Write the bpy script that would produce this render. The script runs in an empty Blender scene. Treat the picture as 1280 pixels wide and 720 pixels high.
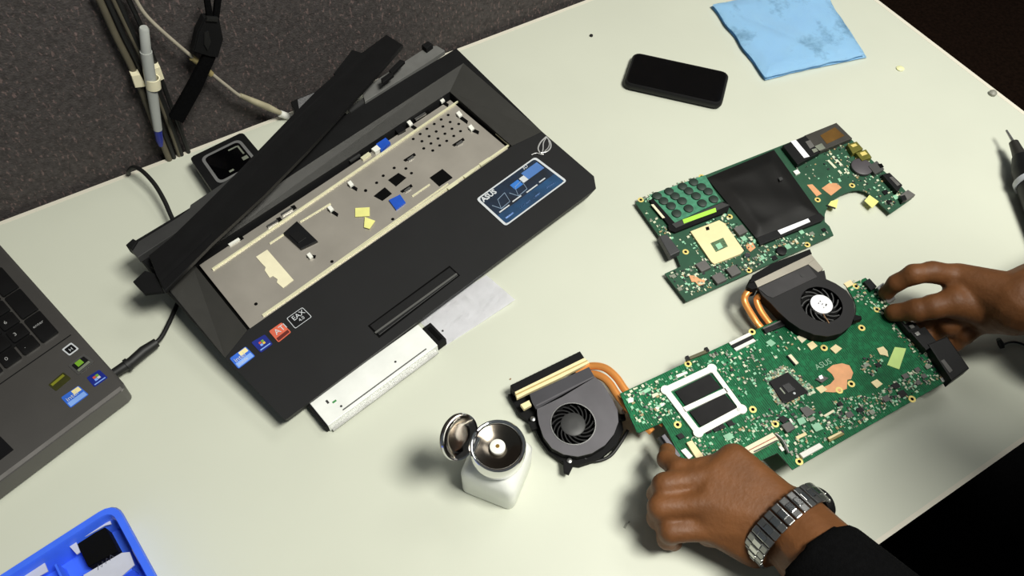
import bpy, bmesh, math, random
from mathutils import Vector, Matrix
random.seed(7)
SC = bpy.context.scene
COL = SC.collection

# ------------------------------------------------------------------ camera
F, PITCH, YAW, ROLL, HC = 991.887, 0.990017, 0.555250, 0.0242646, 0.683494
FW = Vector((math.sin(YAW)*math.cos(PITCH), math.cos(YAW)*math.cos(PITCH), -math.sin(PITCH)))
RT0 = Vector((math.cos(YAW), -math.sin(YAW), 0)); UP0 = RT0.cross(FW)
RT = math.cos(ROLL)*RT0 + math.sin(ROLL)*UP0
UP = -math.sin(ROLL)*RT0 + math.cos(ROLL)*UP0
CAM = Vector((0, 0, HC))
cd = bpy.data.cameras.new('camera'); co = bpy.data.objects.new('camera', cd); COL.objects.link(co)
cd.sensor_width = 36; cd.lens = F/1280*36; cd.clip_start = .01
m = Matrix((RT, UP, -FW)).transposed().to_4x4(); m.translation = CAM; co.matrix_world = m
SC.camera = co

# ------------------------------------------------------------------ world, lights, exposure
w = bpy.data.worlds.new('world'); SC.world = w; w.use_nodes = True
w.node_tree.nodes['Background'].inputs[0].default_value = (.85, .95, 1, 1)
w.node_tree.nodes['Background'].inputs[1].default_value = .10
def area(name, loc, target, sx, sy, power, col):
    d = bpy.data.lights.new(name, 'AREA'); d.shape = 'RECTANGLE'; d.size = sx; d.size_y = sy; d.energy = power; d.color = col
    o = bpy.data.objects.new(name, d); COL.objects.link(o); o.location = loc
    o.rotation_euler = (Vector(target)-Vector(loc)).to_track_quat('-Z', 'Y').to_euler(); return o
area('ceiling_light', (.64, -.34, 1.75), (.47, .18, 0), .60, .42, 48.5, (1, .985, .90))
area('far_fill_light', (1.2, .55, 1.6), (.6, .3, 0), .7, .4, 4.2, (1, .985, .92))  # weak fill lamp added from the far side, not a known fixture
vs = SC.view_settings
vs.view_transform = 'Standard'; vs.look = 'None'; vs.gamma = 1; vs.use_curve_mapping = False; vs.exposure = 0.0

# ------------------------------------------------------------------ pixel -> place
def P(x, y, z=0.0):
    d = RT*((x-640)/F) + UP*((360-y)/F) + FW
    return CAM + d*((z-CAM.z)/d.z)
def PW(x, y, Y):
    d = RT*((x-640)/F) + UP*((360-y)/F) + FW
    return CAM + d*((Y-CAM.y)/d.y)

# ------------------------------------------------------------------ materials
def lin(c):
    if isinstance(c, str):
        c = [int(c[i:i+2], 16)/255 for i in (1, 3, 5)]
    return tuple((v/12.92 if v <= .04045 else ((v+.055)/1.055)**2.4) for v in c)
MATS = {}
def M(name, col, rough=.5, metal=0, vary=.12, scale=60, bump=0, bscale=400, spec=.5, trans=0, coat=0, sub=0, col2=None):
    if name in MATS: return MATS[name]
    mt = bpy.data.materials.new(name); mt.use_nodes = True; nt = mt.node_tree; b = nt.nodes['Principled BSDF']
    c = lin(col)
    tc = nt.nodes.new('ShaderNodeTexCoord'); nz = nt.nodes.new('ShaderNodeTexNoise')
    nz.inputs['Scale'].default_value = scale; nz.inputs['Detail'].default_value = 4
    nt.links.new(tc.outputs['Object'], nz.inputs['Vector'])
    rp = nt.nodes.new('ShaderNodeValToRGB'); rp.color_ramp.elements[0].position = .3; rp.color_ramp.elements[1].position = .7
    if col2: a, d = c, lin(col2)
    else: a, d = [v*(1-vary) for v in c], [min(1, v*(1+vary)) for v in c]
    rp.color_ramp.elements[0].color = (*a, 1); rp.color_ramp.elements[1].color = (*d, 1)
    nt.links.new(nz.outputs['Fac'], rp.inputs['Fac']); nt.links.new(rp.outputs['Color'], b.inputs['Base Color'])
    b.inputs['Roughness'].default_value = rough; b.inputs['Metallic'].default_value = metal
    b.inputs['Specular IOR Level'].default_value = spec; b.inputs['Transmission Weight'].default_value = trans
    b.inputs['Coat Weight'].default_value = coat; b.inputs['Subsurface Weight'].default_value = sub
    if sub: b.inputs['Subsurface Radius'].default_value = (.01, .006, .004)
    if bump:
        n2 = nt.nodes.new('ShaderNodeTexNoise'); n2.inputs['Scale'].default_value = bscale; n2.inputs['Detail'].default_value = 3
        nt.links.new(tc.outputs['Object'], n2.inputs['Vector'])
        bp = nt.nodes.new('ShaderNodeBump'); bp.inputs['Strength'].default_value = bump; bp.inputs['Distance'].default_value = .002
        nt.links.new(n2.outputs['Fac'], bp.inputs['Height']); nt.links.new(bp.outputs['Normal'], b.inputs['Normal'])
    MATS[name] = mt; return mt

laminate = M('laminate', '#c9ccbd', .42, vary=.02, scale=9, bump=.03, bscale=900)
edgeband = M('edge_band', '#d8d3c4', .5, vary=.03)
def fabric_mat():
    mt = M('partition_fabric', '#484443', .95, vary=.28, scale=240, bump=.5, bscale=500, spec=.1)
    nt = mt.node_tree; b = nt.nodes['Principled BSDF']; rp = nt.nodes['Color Ramp']
    tc = nt.nodes['Texture Coordinate']
    v = nt.nodes.new('ShaderNodeTexNoise'); v.inputs['Scale'].default_value = 330; v.inputs['Detail'].default_value = 2
    mp = nt.nodes.new('ShaderNodeMapping'); mp.inputs['Scale'].default_value = (1, 1, .5); mp.inputs['Location'].default_value = (3, 1, 7)
    nt.links.new(tc.outputs['Object'], mp.inputs[0]); nt.links.new(mp.outputs[0], v.inputs['Vector'])
    r2 = nt.nodes.new('ShaderNodeValToRGB'); r2.color_ramp.elements[0].position = .58; r2.color_ramp.elements[1].position = .78
    nt.links.new(v.outputs['Fac'], r2.inputs[0])
    mx = nt.nodes.new('ShaderNodeMix'); mx.data_type = 'RGBA'
    nt.links.new(r2.outputs[0], mx.inputs['Factor']); nt.links.new(rp.outputs[0], mx.inputs['A'])
    mx.inputs['B'].default_value = (*lin('#7d6a67'), 1)
    nt.links.new(mx.outputs['Result'], b.inputs['Base Color']); return mt
fabric = fabric_mat()
carpet = M('carpet', '#20150f', .95, vary=.35, scale=120, bump=.6, bscale=300, spec=.05)
blackp = M('black_plastic', '#111112', .48, spec=.3, vary=.1, bump=.05)
blackm = M('matte_black', '#0e0e0f', .75, spec=.2, vary=.15)
softgrey = M('soft_touch_black', '#1b1b1c', .60, spec=.25, vary=.06, scale=30, bump=.05, bscale=1500)
deckgrey = M('bezel_grey', '#4c4b48', .5, spec=.35, vary=.05)
darkgrey = M('dark_grey_plastic', '#343434', .5, vary=.1)
void = M('dark_void', '#060606', .9, vary=.1, spec=.1)
platem = M('zinc_plate', '#b8b2a8', .40, .55, vary=.10, scale=22)
lipm = M('bright_lip', '#e9e6c4', .35, .25, vary=.05)
steel = M('steel', '#a8a8a6', .32, .9, vary=.12)
chrome = M('chrome', '#e2e2e2', .08, 1, vary=.03)
darkchrome = M('smoked_chrome', '#8d877f', .12, 1, vary=.05)
whitep = M('white_plastic', '#e8e8e0', .45, vary=.04)
creamp = M('cream_plastic', '#ead9a8', .5, vary=.06)
ivory = M('ivory_plastic', '#e6dfc0', .5, vary=.05)
paper = M('paper', '#eeeef2', .8, vary=.02)
yellowt = M('yellow_tape', '#e2e08a', .6, vary=.08)
limet = M('lime_label', '#a8e04a', .6, vary=.05)
palegreen = M('pale_green_label', '#c6e48a', .6, vary=.05)
bluep = M('blue_plastic', '#3f6cf2', .35, vary=.06, spec=.5)
bluecon = M('blue_connector', '#1f50b8', .4, vary=.15)
copperpad = M('copper_pad', '#e0a476', .5, .25, vary=.10, scale=90)
copperpipe = M('copper_pipe', '#f0a055', .32, .45, vary=.10)
gold = M('gold_ring', '#ead580', .4, .25, vary=.1)
gunmetal = M('gunmetal', '#605e62', .45, .5, vary=.12, scale=40)
film = M('glossy_black_film', '#151413', .42, spec=.3, vary=.15, scale=30, bump=.08, bscale=60)
chipm = M('chip_black', '#131315', .45, spec=.25, vary=.15)
indm = M('inductor_grey', '#5c5a58', .6, vary=.15)
olive = M('olive_connector', '#6d6a2c', .45, .3, vary=.25)
capm = M('capacitor_top', '#24342c', .6, vary=.25)
skin = M('skin', '#6f4626', .55, vary=.14, scale=45, bump=.22, bscale=260, sub=.05, spec=.35)
cloth_black = M('black_cloth', '#0b0b0c', .95, vary=.2, scale=300, bump=.3, bscale=900, spec=.05)
rubber = M('black_rubber', '#101010', .55, vary=.1)
greycable = M('pale_grey_cable', '#a39c8c', .6, vary=.12)
olivecable = M('olive_cable', '#5a5445', .6, vary=.15)
bottlem = M('frosted_white_plastic', '#f3f5ef', .35, vary=.01, coat=.2)
glassm = M('phone_glass', '#040405', .08, vary=.02)
def pcb_mat(name, base, dark, light):
    mt = M(name, base, .5, vary=.1, scale=28, col2=light, spec=.2); nt = mt.node_tree; b = nt.nodes['Principled BSDF']
    tc = nt.nodes['Texture Coordinate']; rp = nt.nodes['Color Ramp']
    vo = nt.nodes.new('ShaderNodeTexVoronoi'); vo.inputs['Scale'].default_value = 210; vo.distance = 'MANHATTAN'
    nt.links.new(tc.outputs['Object'], vo.inputs['Vector'])
    wv = nt.nodes.new('ShaderNodeTexWave'); wv.inputs['Scale'].default_value = 160; wv.inputs['Distortion'].default_value = 3
    wv.inputs['Detail'].default_value = 1; nt.links.new(tc.outputs['Object'], wv.inputs['Vector'])
    mu = nt.nodes.new('ShaderNodeMath'); mu.operation = 'MULTIPLY'
    nt.links.new(vo.outputs['Distance'], mu.inputs[0]); nt.links.new(wv.outputs['Fac'], mu.inputs[1])
    r2 = nt.nodes.new('ShaderNodeValToRGB'); r2.color_ramp.elements[0].position = .35; r2.color_ramp.elements[1].position = .6
    nt.links.new(mu.outputs[0], r2.inputs[0])
    mx = nt.nodes.new('ShaderNodeMix'); mx.data_type = 'RGBA'
    nt.links.new(r2.outputs[0], mx.inputs['Factor']); nt.links.new(rp.outputs[0], mx.inputs['A'])
    mx.inputs['B'].default_value = (*lin(dark), 1); nt.links.new(mx.outputs['Result'], b.inputs['Base Color']); return mt
pcb = pcb_mat('circuit_board_green', '#0d5a36', '#0a4429', '#1a7a4c')
pcbedge = M('board_edge', '#1d4a33', .6, vary=.2)
smd_mats = [M('smd_pale', '#cfd3b8', .5, vary=.15), M('smd_dark', '#26282a', .5, vary=.2), M('smd_grey', '#858a7c', .45, .3, vary=.2),
            M('smd_tan', '#a8946a', .5, vary=.2), M('smd_mint', '#8fc4a2', .5, vary=.15)]

# ------------------------------------------------------------------ object helpers
def thing(name, label, cat, loc=(0, 0, 0), rotz=0, group=None):
    o = bpy.data.objects.new(name, None); COL.objects.link(o); o.empty_display_size = .02
    o.location = loc; o.rotation_euler = (0, 0, rotz); o['label'] = label; o['category'] = cat
    if group: o['group'] = group
    o['rz'] = rotz
    return o
def tag(o, label, cat, group=None):
    o['label'] = label; o['category'] = cat
    if group: o['group'] = group
    return o
def bm_obj(name, bm, mat, parent=None, smooth=False, label=None):
    bmesh.ops.recalc_face_normals(bm, faces=bm.faces)
    me = bpy.data.meshes.new(name); bm.to_mesh(me); bm.free()
    for q in (mat if isinstance(mat, (list, tuple)) else [mat]): me.materials.append(q)
    o = bpy.data.objects.new(name, me); COL.objects.link(o)
    if parent is not None: o.parent = parent
    if smooth:
        for p in me.polygons: p.use_smooth = True
        if smooth != True: me.set_sharp_from_angle(angle=math.radians(smooth))
    if label: o['label'] = label
    return o
def copyo(o, parent, loc=None, rotz=None):
    c = o.copy(); COL.objects.link(c); c.parent = parent
    if loc is not None: c.location = loc
    if rotz is not None: c.rotation_euler = (0, 0, rotz)
    return c
class Fr:
    """local frame of a thing: empty at loc, turned by rotz"""
    def __init__(s, e):
        s.e = e; s.o = Vector(e.location); a = e['rz']; s.x = Vector((math.cos(a), math.sin(a), 0)); s.y = Vector((-s.x.y, s.x.x, 0)); del e['rz']
    def uv(s, px, py, h):
        q = P(px, py, s.o.z+h) - s.o; return Vector((q.dot(s.x), q.dot(s.y), h))
    def uvf(s, px, py, fn):
        h = .03
        for i in range(5):
            q = s.uv(px, py, h); h = fn(q.x, q.y)
        q.z = h; return q
    def w(s, v):
        q = v - s.o; return Vector((q.dot(s.x), q.dot(s.y), q.z))
def cleanpoly(pts):
    a = sum(pts[i].x*pts[(i+1) % len(pts)].y - pts[(i+1) % len(pts)].x*pts[i].y for i in range(len(pts)))
    return pts if a > 0 else pts[::-1]
def prism_bm(bm, pts, thick, bevel=0, mi=0, inset=0):
    """pts: top loop (x,y,z); extruded straight down by thick"""
    pts = cleanpoly([Vector(p) for p in pts]); n = len(pts)
    t = [bm.verts.new(p) for p in pts]
    c = sum(pts, Vector())/n
    b = [bm.verts.new((p.x+(c.x-p.x)*inset, p.y+(c.y-p.y)*inset, p.z-thick)) for p in pts]
    fs = [bm.faces.new(t), bm.faces.new(b[::-1])]
    for i in range(n): fs.append(bm.faces.new((t[i], b[i], b[(i+1) % n], t[(i+1) % n])))
    for f in fs: f.material_index = mi
    if bevel:
        bmesh.ops.bevel(bm, geom=list(fs[0].edges), offset=bevel, segments=2, affect='EDGES', profile=.6)
    return fs
def prism(name, T, pts, thick, mat, bevel=0, parent=None, label=None, inset=0):
    bm = bmesh.new(); prism_bm(bm, pts, thick, bevel, inset=inset)
    return bm_obj(name, bm, mat, parent or T.e, label=label)
def pp(name, T, px, h, thick, mat, bevel=0, parent=None, label=None, inset=0):
    """prism whose top outline is seen at pixels px, at local height h"""
    return prism(name, T, [T.uv(x, y, h) for x, y in px], thick, mat, bevel, parent, label, inset)
def box_bm(bm, c, s, rz=0, mi=0, bevel=0):
    r = bmesh.ops.create_cube(bm, size=1)
    mt = Matrix.Translation(c) @ Matrix.Rotation(rz, 4, 'Z') @ Matrix.Diagonal((*s, 1))
    bmesh.ops.transform(bm, matrix=mt, verts=r['verts'])
    fs = {f for v in r['verts'] for f in v.link_faces}
    for f in fs: f.material_index = mi
    if bevel: bmesh.ops.bevel(bm, geom=list({e for f in fs for e in f.edges}), offset=bevel, segments=2, affect='EDGES', profile=.6)
def box(name, par, c, s, mat, rz=0, bevel=0, label=None):
    bm = bmesh.new(); box_bm(bm, c, s, rz, 0, bevel); return bm_obj(name, bm, mat, par, label=label)
def ring_pts(c, r, n, z=None, ry=None, rot=0):
    ry = ry or r; out = []
    for i in range(n):
        a = 2*math.pi*i/n; x, y = r*math.cos(a), ry*math.sin(a)
        out.append(Vector((c[0]+x*math.cos(rot)-y*math.sin(rot), c[1]+x*math.sin(rot)+y*math.cos(rot), c[2] if z is None else z)))
    return out
def lathe_bm(bm, prof, n=28, c=(0, 0, 0), mi=0, cap=True):
    rows = []
    for r, z in prof:
        rows.append([bm.verts.new((c[0]+r*math.cos(2*math.pi*i/n), c[1]+r*math.sin(2*math.pi*i/n), c[2]+z)) for i in range(n)])
    for a, b in zip(rows, rows[1:]):
        for i in range(n):
            f = bm.faces.new((a[i], a[(i+1) % n], b[(i+1) % n], b[i])); f.material_index = mi
    if cap:
        for r in (rows[0], rows[-1]):
            f = bm.faces.new(r); f.material_index = mi
def lathe(name, par, prof, mat, n=28, c=(0, 0, 0), smooth=35, label=None, cap=True):
    bm = bmesh.new(); lathe_bm(bm, prof, n, c, cap=cap); return bm_obj(name, bm, mat, par, smooth, label)
def spline(pts, n=8):
    pts = [Vector(p) for p in pts]; out = []
    for i in range(len(pts)-1):
        p0 = pts[max(i-1, 0)]; p1, p2 = pts[i], pts[i+1]; p3 = pts[min(i+2, len(pts)-1)]
        for k in range(n):
            t = k/n
            out.append(.5*((2*p1)+(p2-p0)*t+(2*p0-5*p1+4*p2-p3)*t*t+(3*p1-p0-3*p2+p3)*t**3))
    out.append(pts[-1]); return out
def tube_bm(bm, pts, r, n=10, flat=1.0, up=(0, 0, 1), mi=0):
    pts = [Vector(p) for p in pts]; rows = []
    up = Vector(up)
    for i, p in enumerate(pts):
        d = (pts[min(i+1, len(pts)-1)]-pts[max(i-1, 0)]).normalized()
        a = d.cross(up)
        if a.length < 1e-4: a = d.cross(Vector((1, 0, 0)))
        a.normalize(); b = a.cross(d).normalized()
        rr = r[i] if isinstance(r, (list, tuple)) else r
        rows.append([bm.verts.new(p+a*rr*math.cos(2*math.pi*k/n)+b*rr*flat*math.sin(2*math.pi*k/n)) for k in range(n)])
    for a, b in zip(rows, rows[1:]):
        for k in range(n):
            f = bm.faces.new((a[k], a[(k+1) % n], b[(k+1) % n], b[k])); f.material_index = mi
    for q in (rows[0], rows[-1]):
        f = bm.faces.new(q); f.material_index = mi
def tube(name, par, pts, r, mat, n=10, flat=1.0, up=(0, 0, 1), label=None):
    bm = bmesh.new(); tube_bm(bm, pts, r, n, flat, up); return bm_obj(name, bm, mat, par, 50, label)
def text(name, par, s, size, mat, o, ex, ey, depth=.00006, bold=0):
    """flat printed lettering: baseline start o, right ex, up ey (local vectors)"""
    c = bpy.data.curves.new(name, 'FONT'); c.body = s; c.size = size; c.extrude = depth; c.resolution_u = 2; c.offset = bold
    t = bpy.data.objects.new(name+'_tmp', c); COL.objects.link(t)
    me = bpy.data.meshes.new_from_object(t.evaluated_get(bpy.context.evaluated_depsgraph_get()))
    bpy.data.objects.remove(t); bpy.data.curves.remove(c)
    ex = Vector(ex).normalized(); ey = Vector(ey); ez = ex.cross(ey).normalized(); ey = ez.cross(ex)
    mt = Matrix((ex, ey, ez)).transposed().to_4x4(); mt.translation = Vector(o)
    me.transform(mt); me.materials.clear(); me.materials.append(mat); me.name = name
    ob = bpy.data.objects.new(name, me); COL.objects.link(ob); ob.parent = par; return ob
def ring_mesh(name, ro, ri, h, mat, n=16):
    bm = bmesh.new(); lathe_bm(bm, [(ri, 0), (ri, h), (ro, h), (ro, 0), (ri, 0)], n, cap=False)
    bmesh.ops.remove_doubles(bm, verts=bm.verts, dist=1e-6)
    return bm_obj(name, bm, mat, None, 40)
def frame_bm(bm, outer, inner, thick):
    """flat picture-frame solid between two same-length loops"""
    n = len(outer); lo = [[], [], [], []]
    for i in range(n):
        for k, (q, dz) in enumerate(((outer, 0), (inner, 0), (inner, -thick), (outer, -thick))):
            lo[k].append(bm.verts.new((q[i].x, q[i].y, q[i].z+dz)))
    for k in range(4):
        a, b = lo[k], lo[(k+1) % 4]
        for i in range(n): bm.faces.new((a[i], a[(i+1) % n], b[(i+1) % n], b[i]))
def rounded(pts, r, n=4):
    """round the corners of a loop"""
    out = []; N = len(pts)
    for i in range(N):
        p = pts[i]; a = (pts[i-1]-p); b = (pts[(i+1) % N]-p); d = min(r, a.length*.45, b.length*.45)
        p1, p2 = p+a.normalized()*d, p+b.normalized()*d
        for k in range(n+1):
            t = k/n; out.append(p1*(1-t)**2+p*2*t*(1-t)+p2*t*t)
    return out
def quadmap(q, s, t):
    """bilinear point in quad q (BL,BR,TR,TL)"""
    return q[0]*(1-s)*(1-t)+q[1]*s*(1-t)+q[2]*s*t+q[3]*(1-s)*t

# ================================================================== SETTING
YB, XR = .731, .907            # back and right edges of the table
XL = -.75; TT = .026
bm = bmesh.new(); box_bm(bm, (.6, .2, -.75), (6, 6, .02)); o = bm_obj('floor', bm, carpet); o['kind'] = 'structure'
bm = bmesh.new(); box_bm(bm, (-.14, YB+.034, .03), (2.08, .05, 1.54), bevel=.006); o = bm_obj('wall_back', bm, fabric); o['kind'] = 'structure'

t = thing('table', 'pale grey laminate work table with everything lying on it', 'table', (0, 0, -.74)); T = Fr(t)
bm = bmesh.new(); box_bm(bm, ((XL+XR)/2, YB/2, .74-TT/2), (XR-XL-.002, YB-.002, TT)); bm_obj('tabletop', bm, laminate, t)
lo = [Vector(p) for p in ((XL-.002, -.002, .7402), (XR+.0015, -.002, .7402), (XR+.0015, YB+.001, .7402), (XL-.002, YB+.001, .7402))]
li = [Vector(p) for p in ((XL+.004, .002, .7402), (XR-.004, .002, .7402), (XR-.004, YB-.004, .7402), (XL+.004, YB-.004, .7402))]
bm = bmesh.new(); frame_bm(bm, lo, li, .004); bm_obj('edge_band', bm, edgeband, t)
lo2 = [Vector((p.x, p.y, .7361)) for p in lo]; li2 = [Vector((p.x, p.y, .7361)) for p in li]
bm = bmesh.new(); frame_bm(bm, lo2, li2, .024); bm_obj('edge_trim', bm, blackm, t, label='black lower edge of the tabletop')
lg = None
for x in (XL+.05, XR-.05):
    for y in (.06, YB-.06):
        if lg is None:
            bm = bmesh.new(); box_bm(bm, (0, 0, .357), (.045, .045, .714), bevel=.003); lg = bm_obj('leg', bm, blackm, t); lg.location = (x, y, 0)
        else: copyo(lg, t, (x, y, 0))

# ================================================================== LAPTOP BASE (taken apart)
a = P(352, 527, .026); b = P(751, 230, .026)
LTH = math.atan2(b.y-a.y, b.x-a.x)
t = thing('gutted_laptop', 'black opened laptop base with bare metal keyboard tray and stickers on the palm rest', 'laptop base', (a.x, a.y, 0), LTH)
L = Fr(t)
def V(x, y, z): return Vector((x/1000, y/1000, z/1000))
A, B, BC = V(3, 0, 24), V(404, 0, 24), V(414, 13, 25.5)
CR, CL = V(413, 94, 33.2), V(-3, 85, 32.2)
RR2, RL2 = V(411, 226, 47.5), V(-4, 210, 46.5)
RR, RL = V(420, 249, 50), V(-7, 246, 50)
OFL, OFR, ORR, ORL = V(28, 96, 33), V(373, 101, 33), V(374, 208, 38.5), V(30, 198, 38)
bm = bmesh.new()
def F_(*q): return bm.faces.new([bm.verts.new(p) for p in q])
for q in ((A, B, OFR, OFL), (B, BC, CR), (B, CR, OFR), (A, OFL, CL)): F_(*q)
lowers = {}
outer = [A, B, BC, CR, V(418, 200, 39), RR, RL, V(-7, 200, 39), CL]
def lowp(p): 
    c = V(206, 124, 0); q = p.copy(); q.x += (c.x-p.x)*.022; q.y += (c.y-p.y)*.05; q.z = .007; return q
for i in range(len(outer)):
    p, q = outer[i], outer[(i+1) % len(outer)]; F_(p, q, lowp(q), lowp(p))
F_(*[lowp(p) for p in outer][::-1])
deep = [Vector((p.x, p.y, .026)) for p in (OFL, OFR, ORR, ORL)]
op = [OFL, OFR, ORR, ORL]
for i in range(4): F_(op[(i+1) % 4], op[i], deep[i], deep[(i+1) % 4])
fl = F_(*deep); fl.material_index = 1  # floor coloured black for the shadow in the gap round the tray
bmesh.ops.remove_doubles(bm, verts=bm.verts, dist=1e-5)
body = bm_obj('body', bm, [softgrey, void], t)
bm = bmesh.new()
for q in ((CR, RR2, ORR, OFR), (CL, OFL, ORL, RL2), (RR2, RL2, ORL, ORR)):
    top = [bm.verts.new(p+Vector((0, 0, .0002))) for p in q]; bm.faces.new(top)
bmesh.ops.solidify(bm, geom=bm.faces[:], thickness=.0008)
bm_obj('bezel', bm, deckgrey, t, label='grey sloping surround of the keyboard opening')
bm = bmesh.new()
prism_bm(bm, [RR2, RR, RL, RL2, ], .006); prism_bm(bm, [CR, V(418, 200, 39), RR, RR2], .003); prism_bm(bm, [CL, RL2, RL, V(-7, 200, 39)], .003)
bm_obj('rear_deck', bm, blackm, t)
# rubber feet
for x, y in ((25, 22), (385, 22), (25, 215), (385, 215)):
    o = lathe('foot', t, [(.008, 0), (.008, .0075)], rubber, 14); o.location = (x/1000, y/1000, 0)
# metal tray
def zpl(u, v): return .0285 + max(0, min(1, (v-.098)/.1))*.004
def zpalm(u, v): return .024 + .0094*max(0, min(1, v/.099)) + .0004
def zin(p): return zpl(p.x, p.y)
tray = [Vector((x/1000, y/1000, 0)) for x, y in ((31.5, 98.5), (370, 103.5), (369.5, 202.5), (34, 192.5))]
for p in tray: p.z = zin(p)
plate = prism('keyboard_tray', L, tray, .0015, platem, label='bare metal keyboard tray')
def onpl(px, dz=.0005): return [L.uvf(x, y, lambda u, v: zpl(u, v)+dz) for x, y in px]
def ppl(name, px, dz, thick, mat, par=None, bevel=0, label=None): return prism(name, L, onpl(px, dz), thick, mat, bevel, par or plate, label)
# raised lips
def bar_along(name, p0, p1, w, dz, mat, par):
    q = onpl([p0, p1], dz); d = (q[1]-q[0]).normalized(); s = Vector((-d.y, d.x, 0))*w/2
    return prism(name, L, [q[0]-s, q[1]-s, q[1]+s, q[0]+s], dz, mat, 0, par)
bar_along('lip', (265, 336), (574, 125), .0016, .0020, lipm, plate)
bar_along('lip', (574, 126), (637, 181), .0016, .0022, lipm, plate)
bar_along('lip', (328, 394), (636, 181), .0022, .0016, lipm, plate)
bar_along('lip', (332, 391), (560, 229), .0010, .0012, lipm, plate)
for q in ((452, 198, 462, 191), (600, 206, 612, 198), (580, 221, 592, 212), (560, 236, 572, 228)):
    bar_along('lip_tab', q[:2], q[2:], .004, .0026, lipm, plate)
for q in ((337, 304, 355, 292), (375, 277, 413, 254), (350, 470-85, 352, 384), (515, 245, 537, 230)):
    bar_along('groove', q[:2], q[2:], .0012, .0010, lipm, plate)
# vent holes: dark discs seen through the tray
hole = lathe('vent_hole', plate, [(.0017, 0), (.0017, .0003)], void, 10)
first = True
HS = [(855, 180), (808, 210), (868, 227), (762, 240), (925, 240), (820, 257), (713, 272), (880, 272), (937, 288), (775, 290), (668, 307),
      (833, 305), (892, 320), (728, 322), (622, 340), (787, 337), (845, 353), (680, 355), (740, 370), (798, 383), (692, 403), (752, 417),
      (495, 533), (573, 537), (610, 568), (422, 585), (378, 632), (305, 685)]
HS = [(400+x/5.333, 110+y/5.333) for x, y in HS] + [(415, 327), (320, 380), (491, 274), (457, 238)]
for x, y in HS:
    q = onpl([(x, y)], .0001)[0]
    if first: hole.location = q; first = False
    else: copyo(hole, plate, q)
# cut-outs and fittings
for q in ([(553, 211), (566, 222), (549, 233), (537, 222)], [(498, 216), (508, 222), (495, 233), (485, 225)], [(481, 234), (490, 242), (478, 251), (467, 245)]):
    ppl('cut_out', q, .0003, .0003, void)
ppl('blue_socket', [(486, 250), (500, 243), (507, 253), (495, 262)], .002, .002, bluecon)
ppl('blue_socket', [(470, 180), (482, 172), (488, 178), (476, 188)], .004, .004, bluecon)
ppl('blue_socket_label', [(464, 186), (471, 181), (476, 186), (469, 190)], .004, .004, whitep)
sw = ppl('switch_housing', [(354, 291), (371, 276), (397, 301), (376, 311)], .003, .003, chipm, bevel=.0006)
ppl('switch_button', [(361, 293), (372, 288), (383, 297), (373, 304)], .0042, .0012, blackp, par=sw, bevel=.0004)
ppl('cover_label', [(320, 321), (334, 312), (367, 350), (354, 360), (346, 353), (347, 349), (341, 345), (337, 347), (331, 338), (332, 334), (327, 329)], .0006, .0004, ivory)
ppl('yellow_tape', [(444, 260), (462, 259), (462, 270), (444, 271)], .0012, .0004, yellowt)
ppl('yellow_tape', [(456, 271), (469, 276), (462, 286), (455, 284)], .0020, .0004, yellowt)
def clip(x, y, dx, dy, m1=whitep):
    """small bent tab with its dark slot beside it"""
    ppl('slot', [(x-2, y-3), (x+4+dx, y+1+dy), (x+3+dx, y+5+dy), (x-4, y+1)], .0003, .0003, void)
    ppl('clip', [(x-4, y-3), (x, y-6), (x+4, y-1), (x, y+2)], .0030, .0026, m1, bevel=.0003)
for q in ((574, 144, 7, 6), (552, 126, 5, 3), (512, 155, 5, 3), (413, 262, 6, 4), (387, 321, 4, -3), (438, 231, 5, 3), (589, 161, 6, 2)): clip(*q)
for x, y in ((573, 177), (512, 196), (508, 235)):
    ppl('slot', [(x-8, y+4), (x+6, y-5), (x+8, y-2), (x-5, y+6)], .0003, .0003, void)
    ppl('clip', [(x-3, y+3), (x+4, y-2), (x+6, y+1), (x-1, y+5)], .0012, .001, steel)
for x, y in ((343, 315), (357, 297), (283, 319), (292, 314), (383, 277), (440, 240)): pass
for x, y, m1 in ((358, 264, steel), (340, 279, steel), (292, 302, whitep), (443, 197, darkgrey), (525, 145, steel)):
    ppl('clip', [(x-7, y+3), (x+6, y-5), (x+8, y-3), (x-5, y+5)], .0020, .0020, m1)
    ppl('slot', [(x+5, y-6), (x+10, y-8), (x+13, y-4), (x+8, y-1)], .0004, .0004, void)
ppl('black_fitting', [(492, 160), (500, 155), (507, 162), (498, 167)], .003, .003, chipm)
# palm rest: touch buttons, stickers
def onpm(px, dz=.0003): return [L.uvf(x, y, lambda u, v: zpalm(u, v)+dz) for x, y in px]
def ppm(name, px, dz, thick, mat, par=None, bevel=0, label=None): return prism(name, L, onpm(px, dz), thick, mat, bevel, par or t, label)
ppm('touchpad_button_gap', [(460, 407), (562, 332), (575, 344), (474, 422)], .0001, .001, void)
btn = ppm('touchpad_button', [(462, 407), (562, 334), (573, 344), (474, 419)], .0012, .002, blackp, bevel=.0005)
bar_l = onpm([(469, 416), (571, 342)], .0016)
d = (bar_l[1]-bar_l[0]).normalized(); s = Vector((-d.y, d.x, 0))*.001
prism('button_highlight', L, [bar_l[0]-s, bar_l[1]-s, bar_l[1]+s, bar_l[0]+s], .0006, M('button_highlight', '#5a5a58', .3, vary=.05), 0, btn)  # pale bar painted as the highlight along the button's near side
def axes(q):
    """quad corners (left, top, right, bottom in the photo) -> text right/up vectors along the laptop"""
    return (q[2]-q[3]).normalized(), (q[1]-q[2]).normalized()
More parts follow.
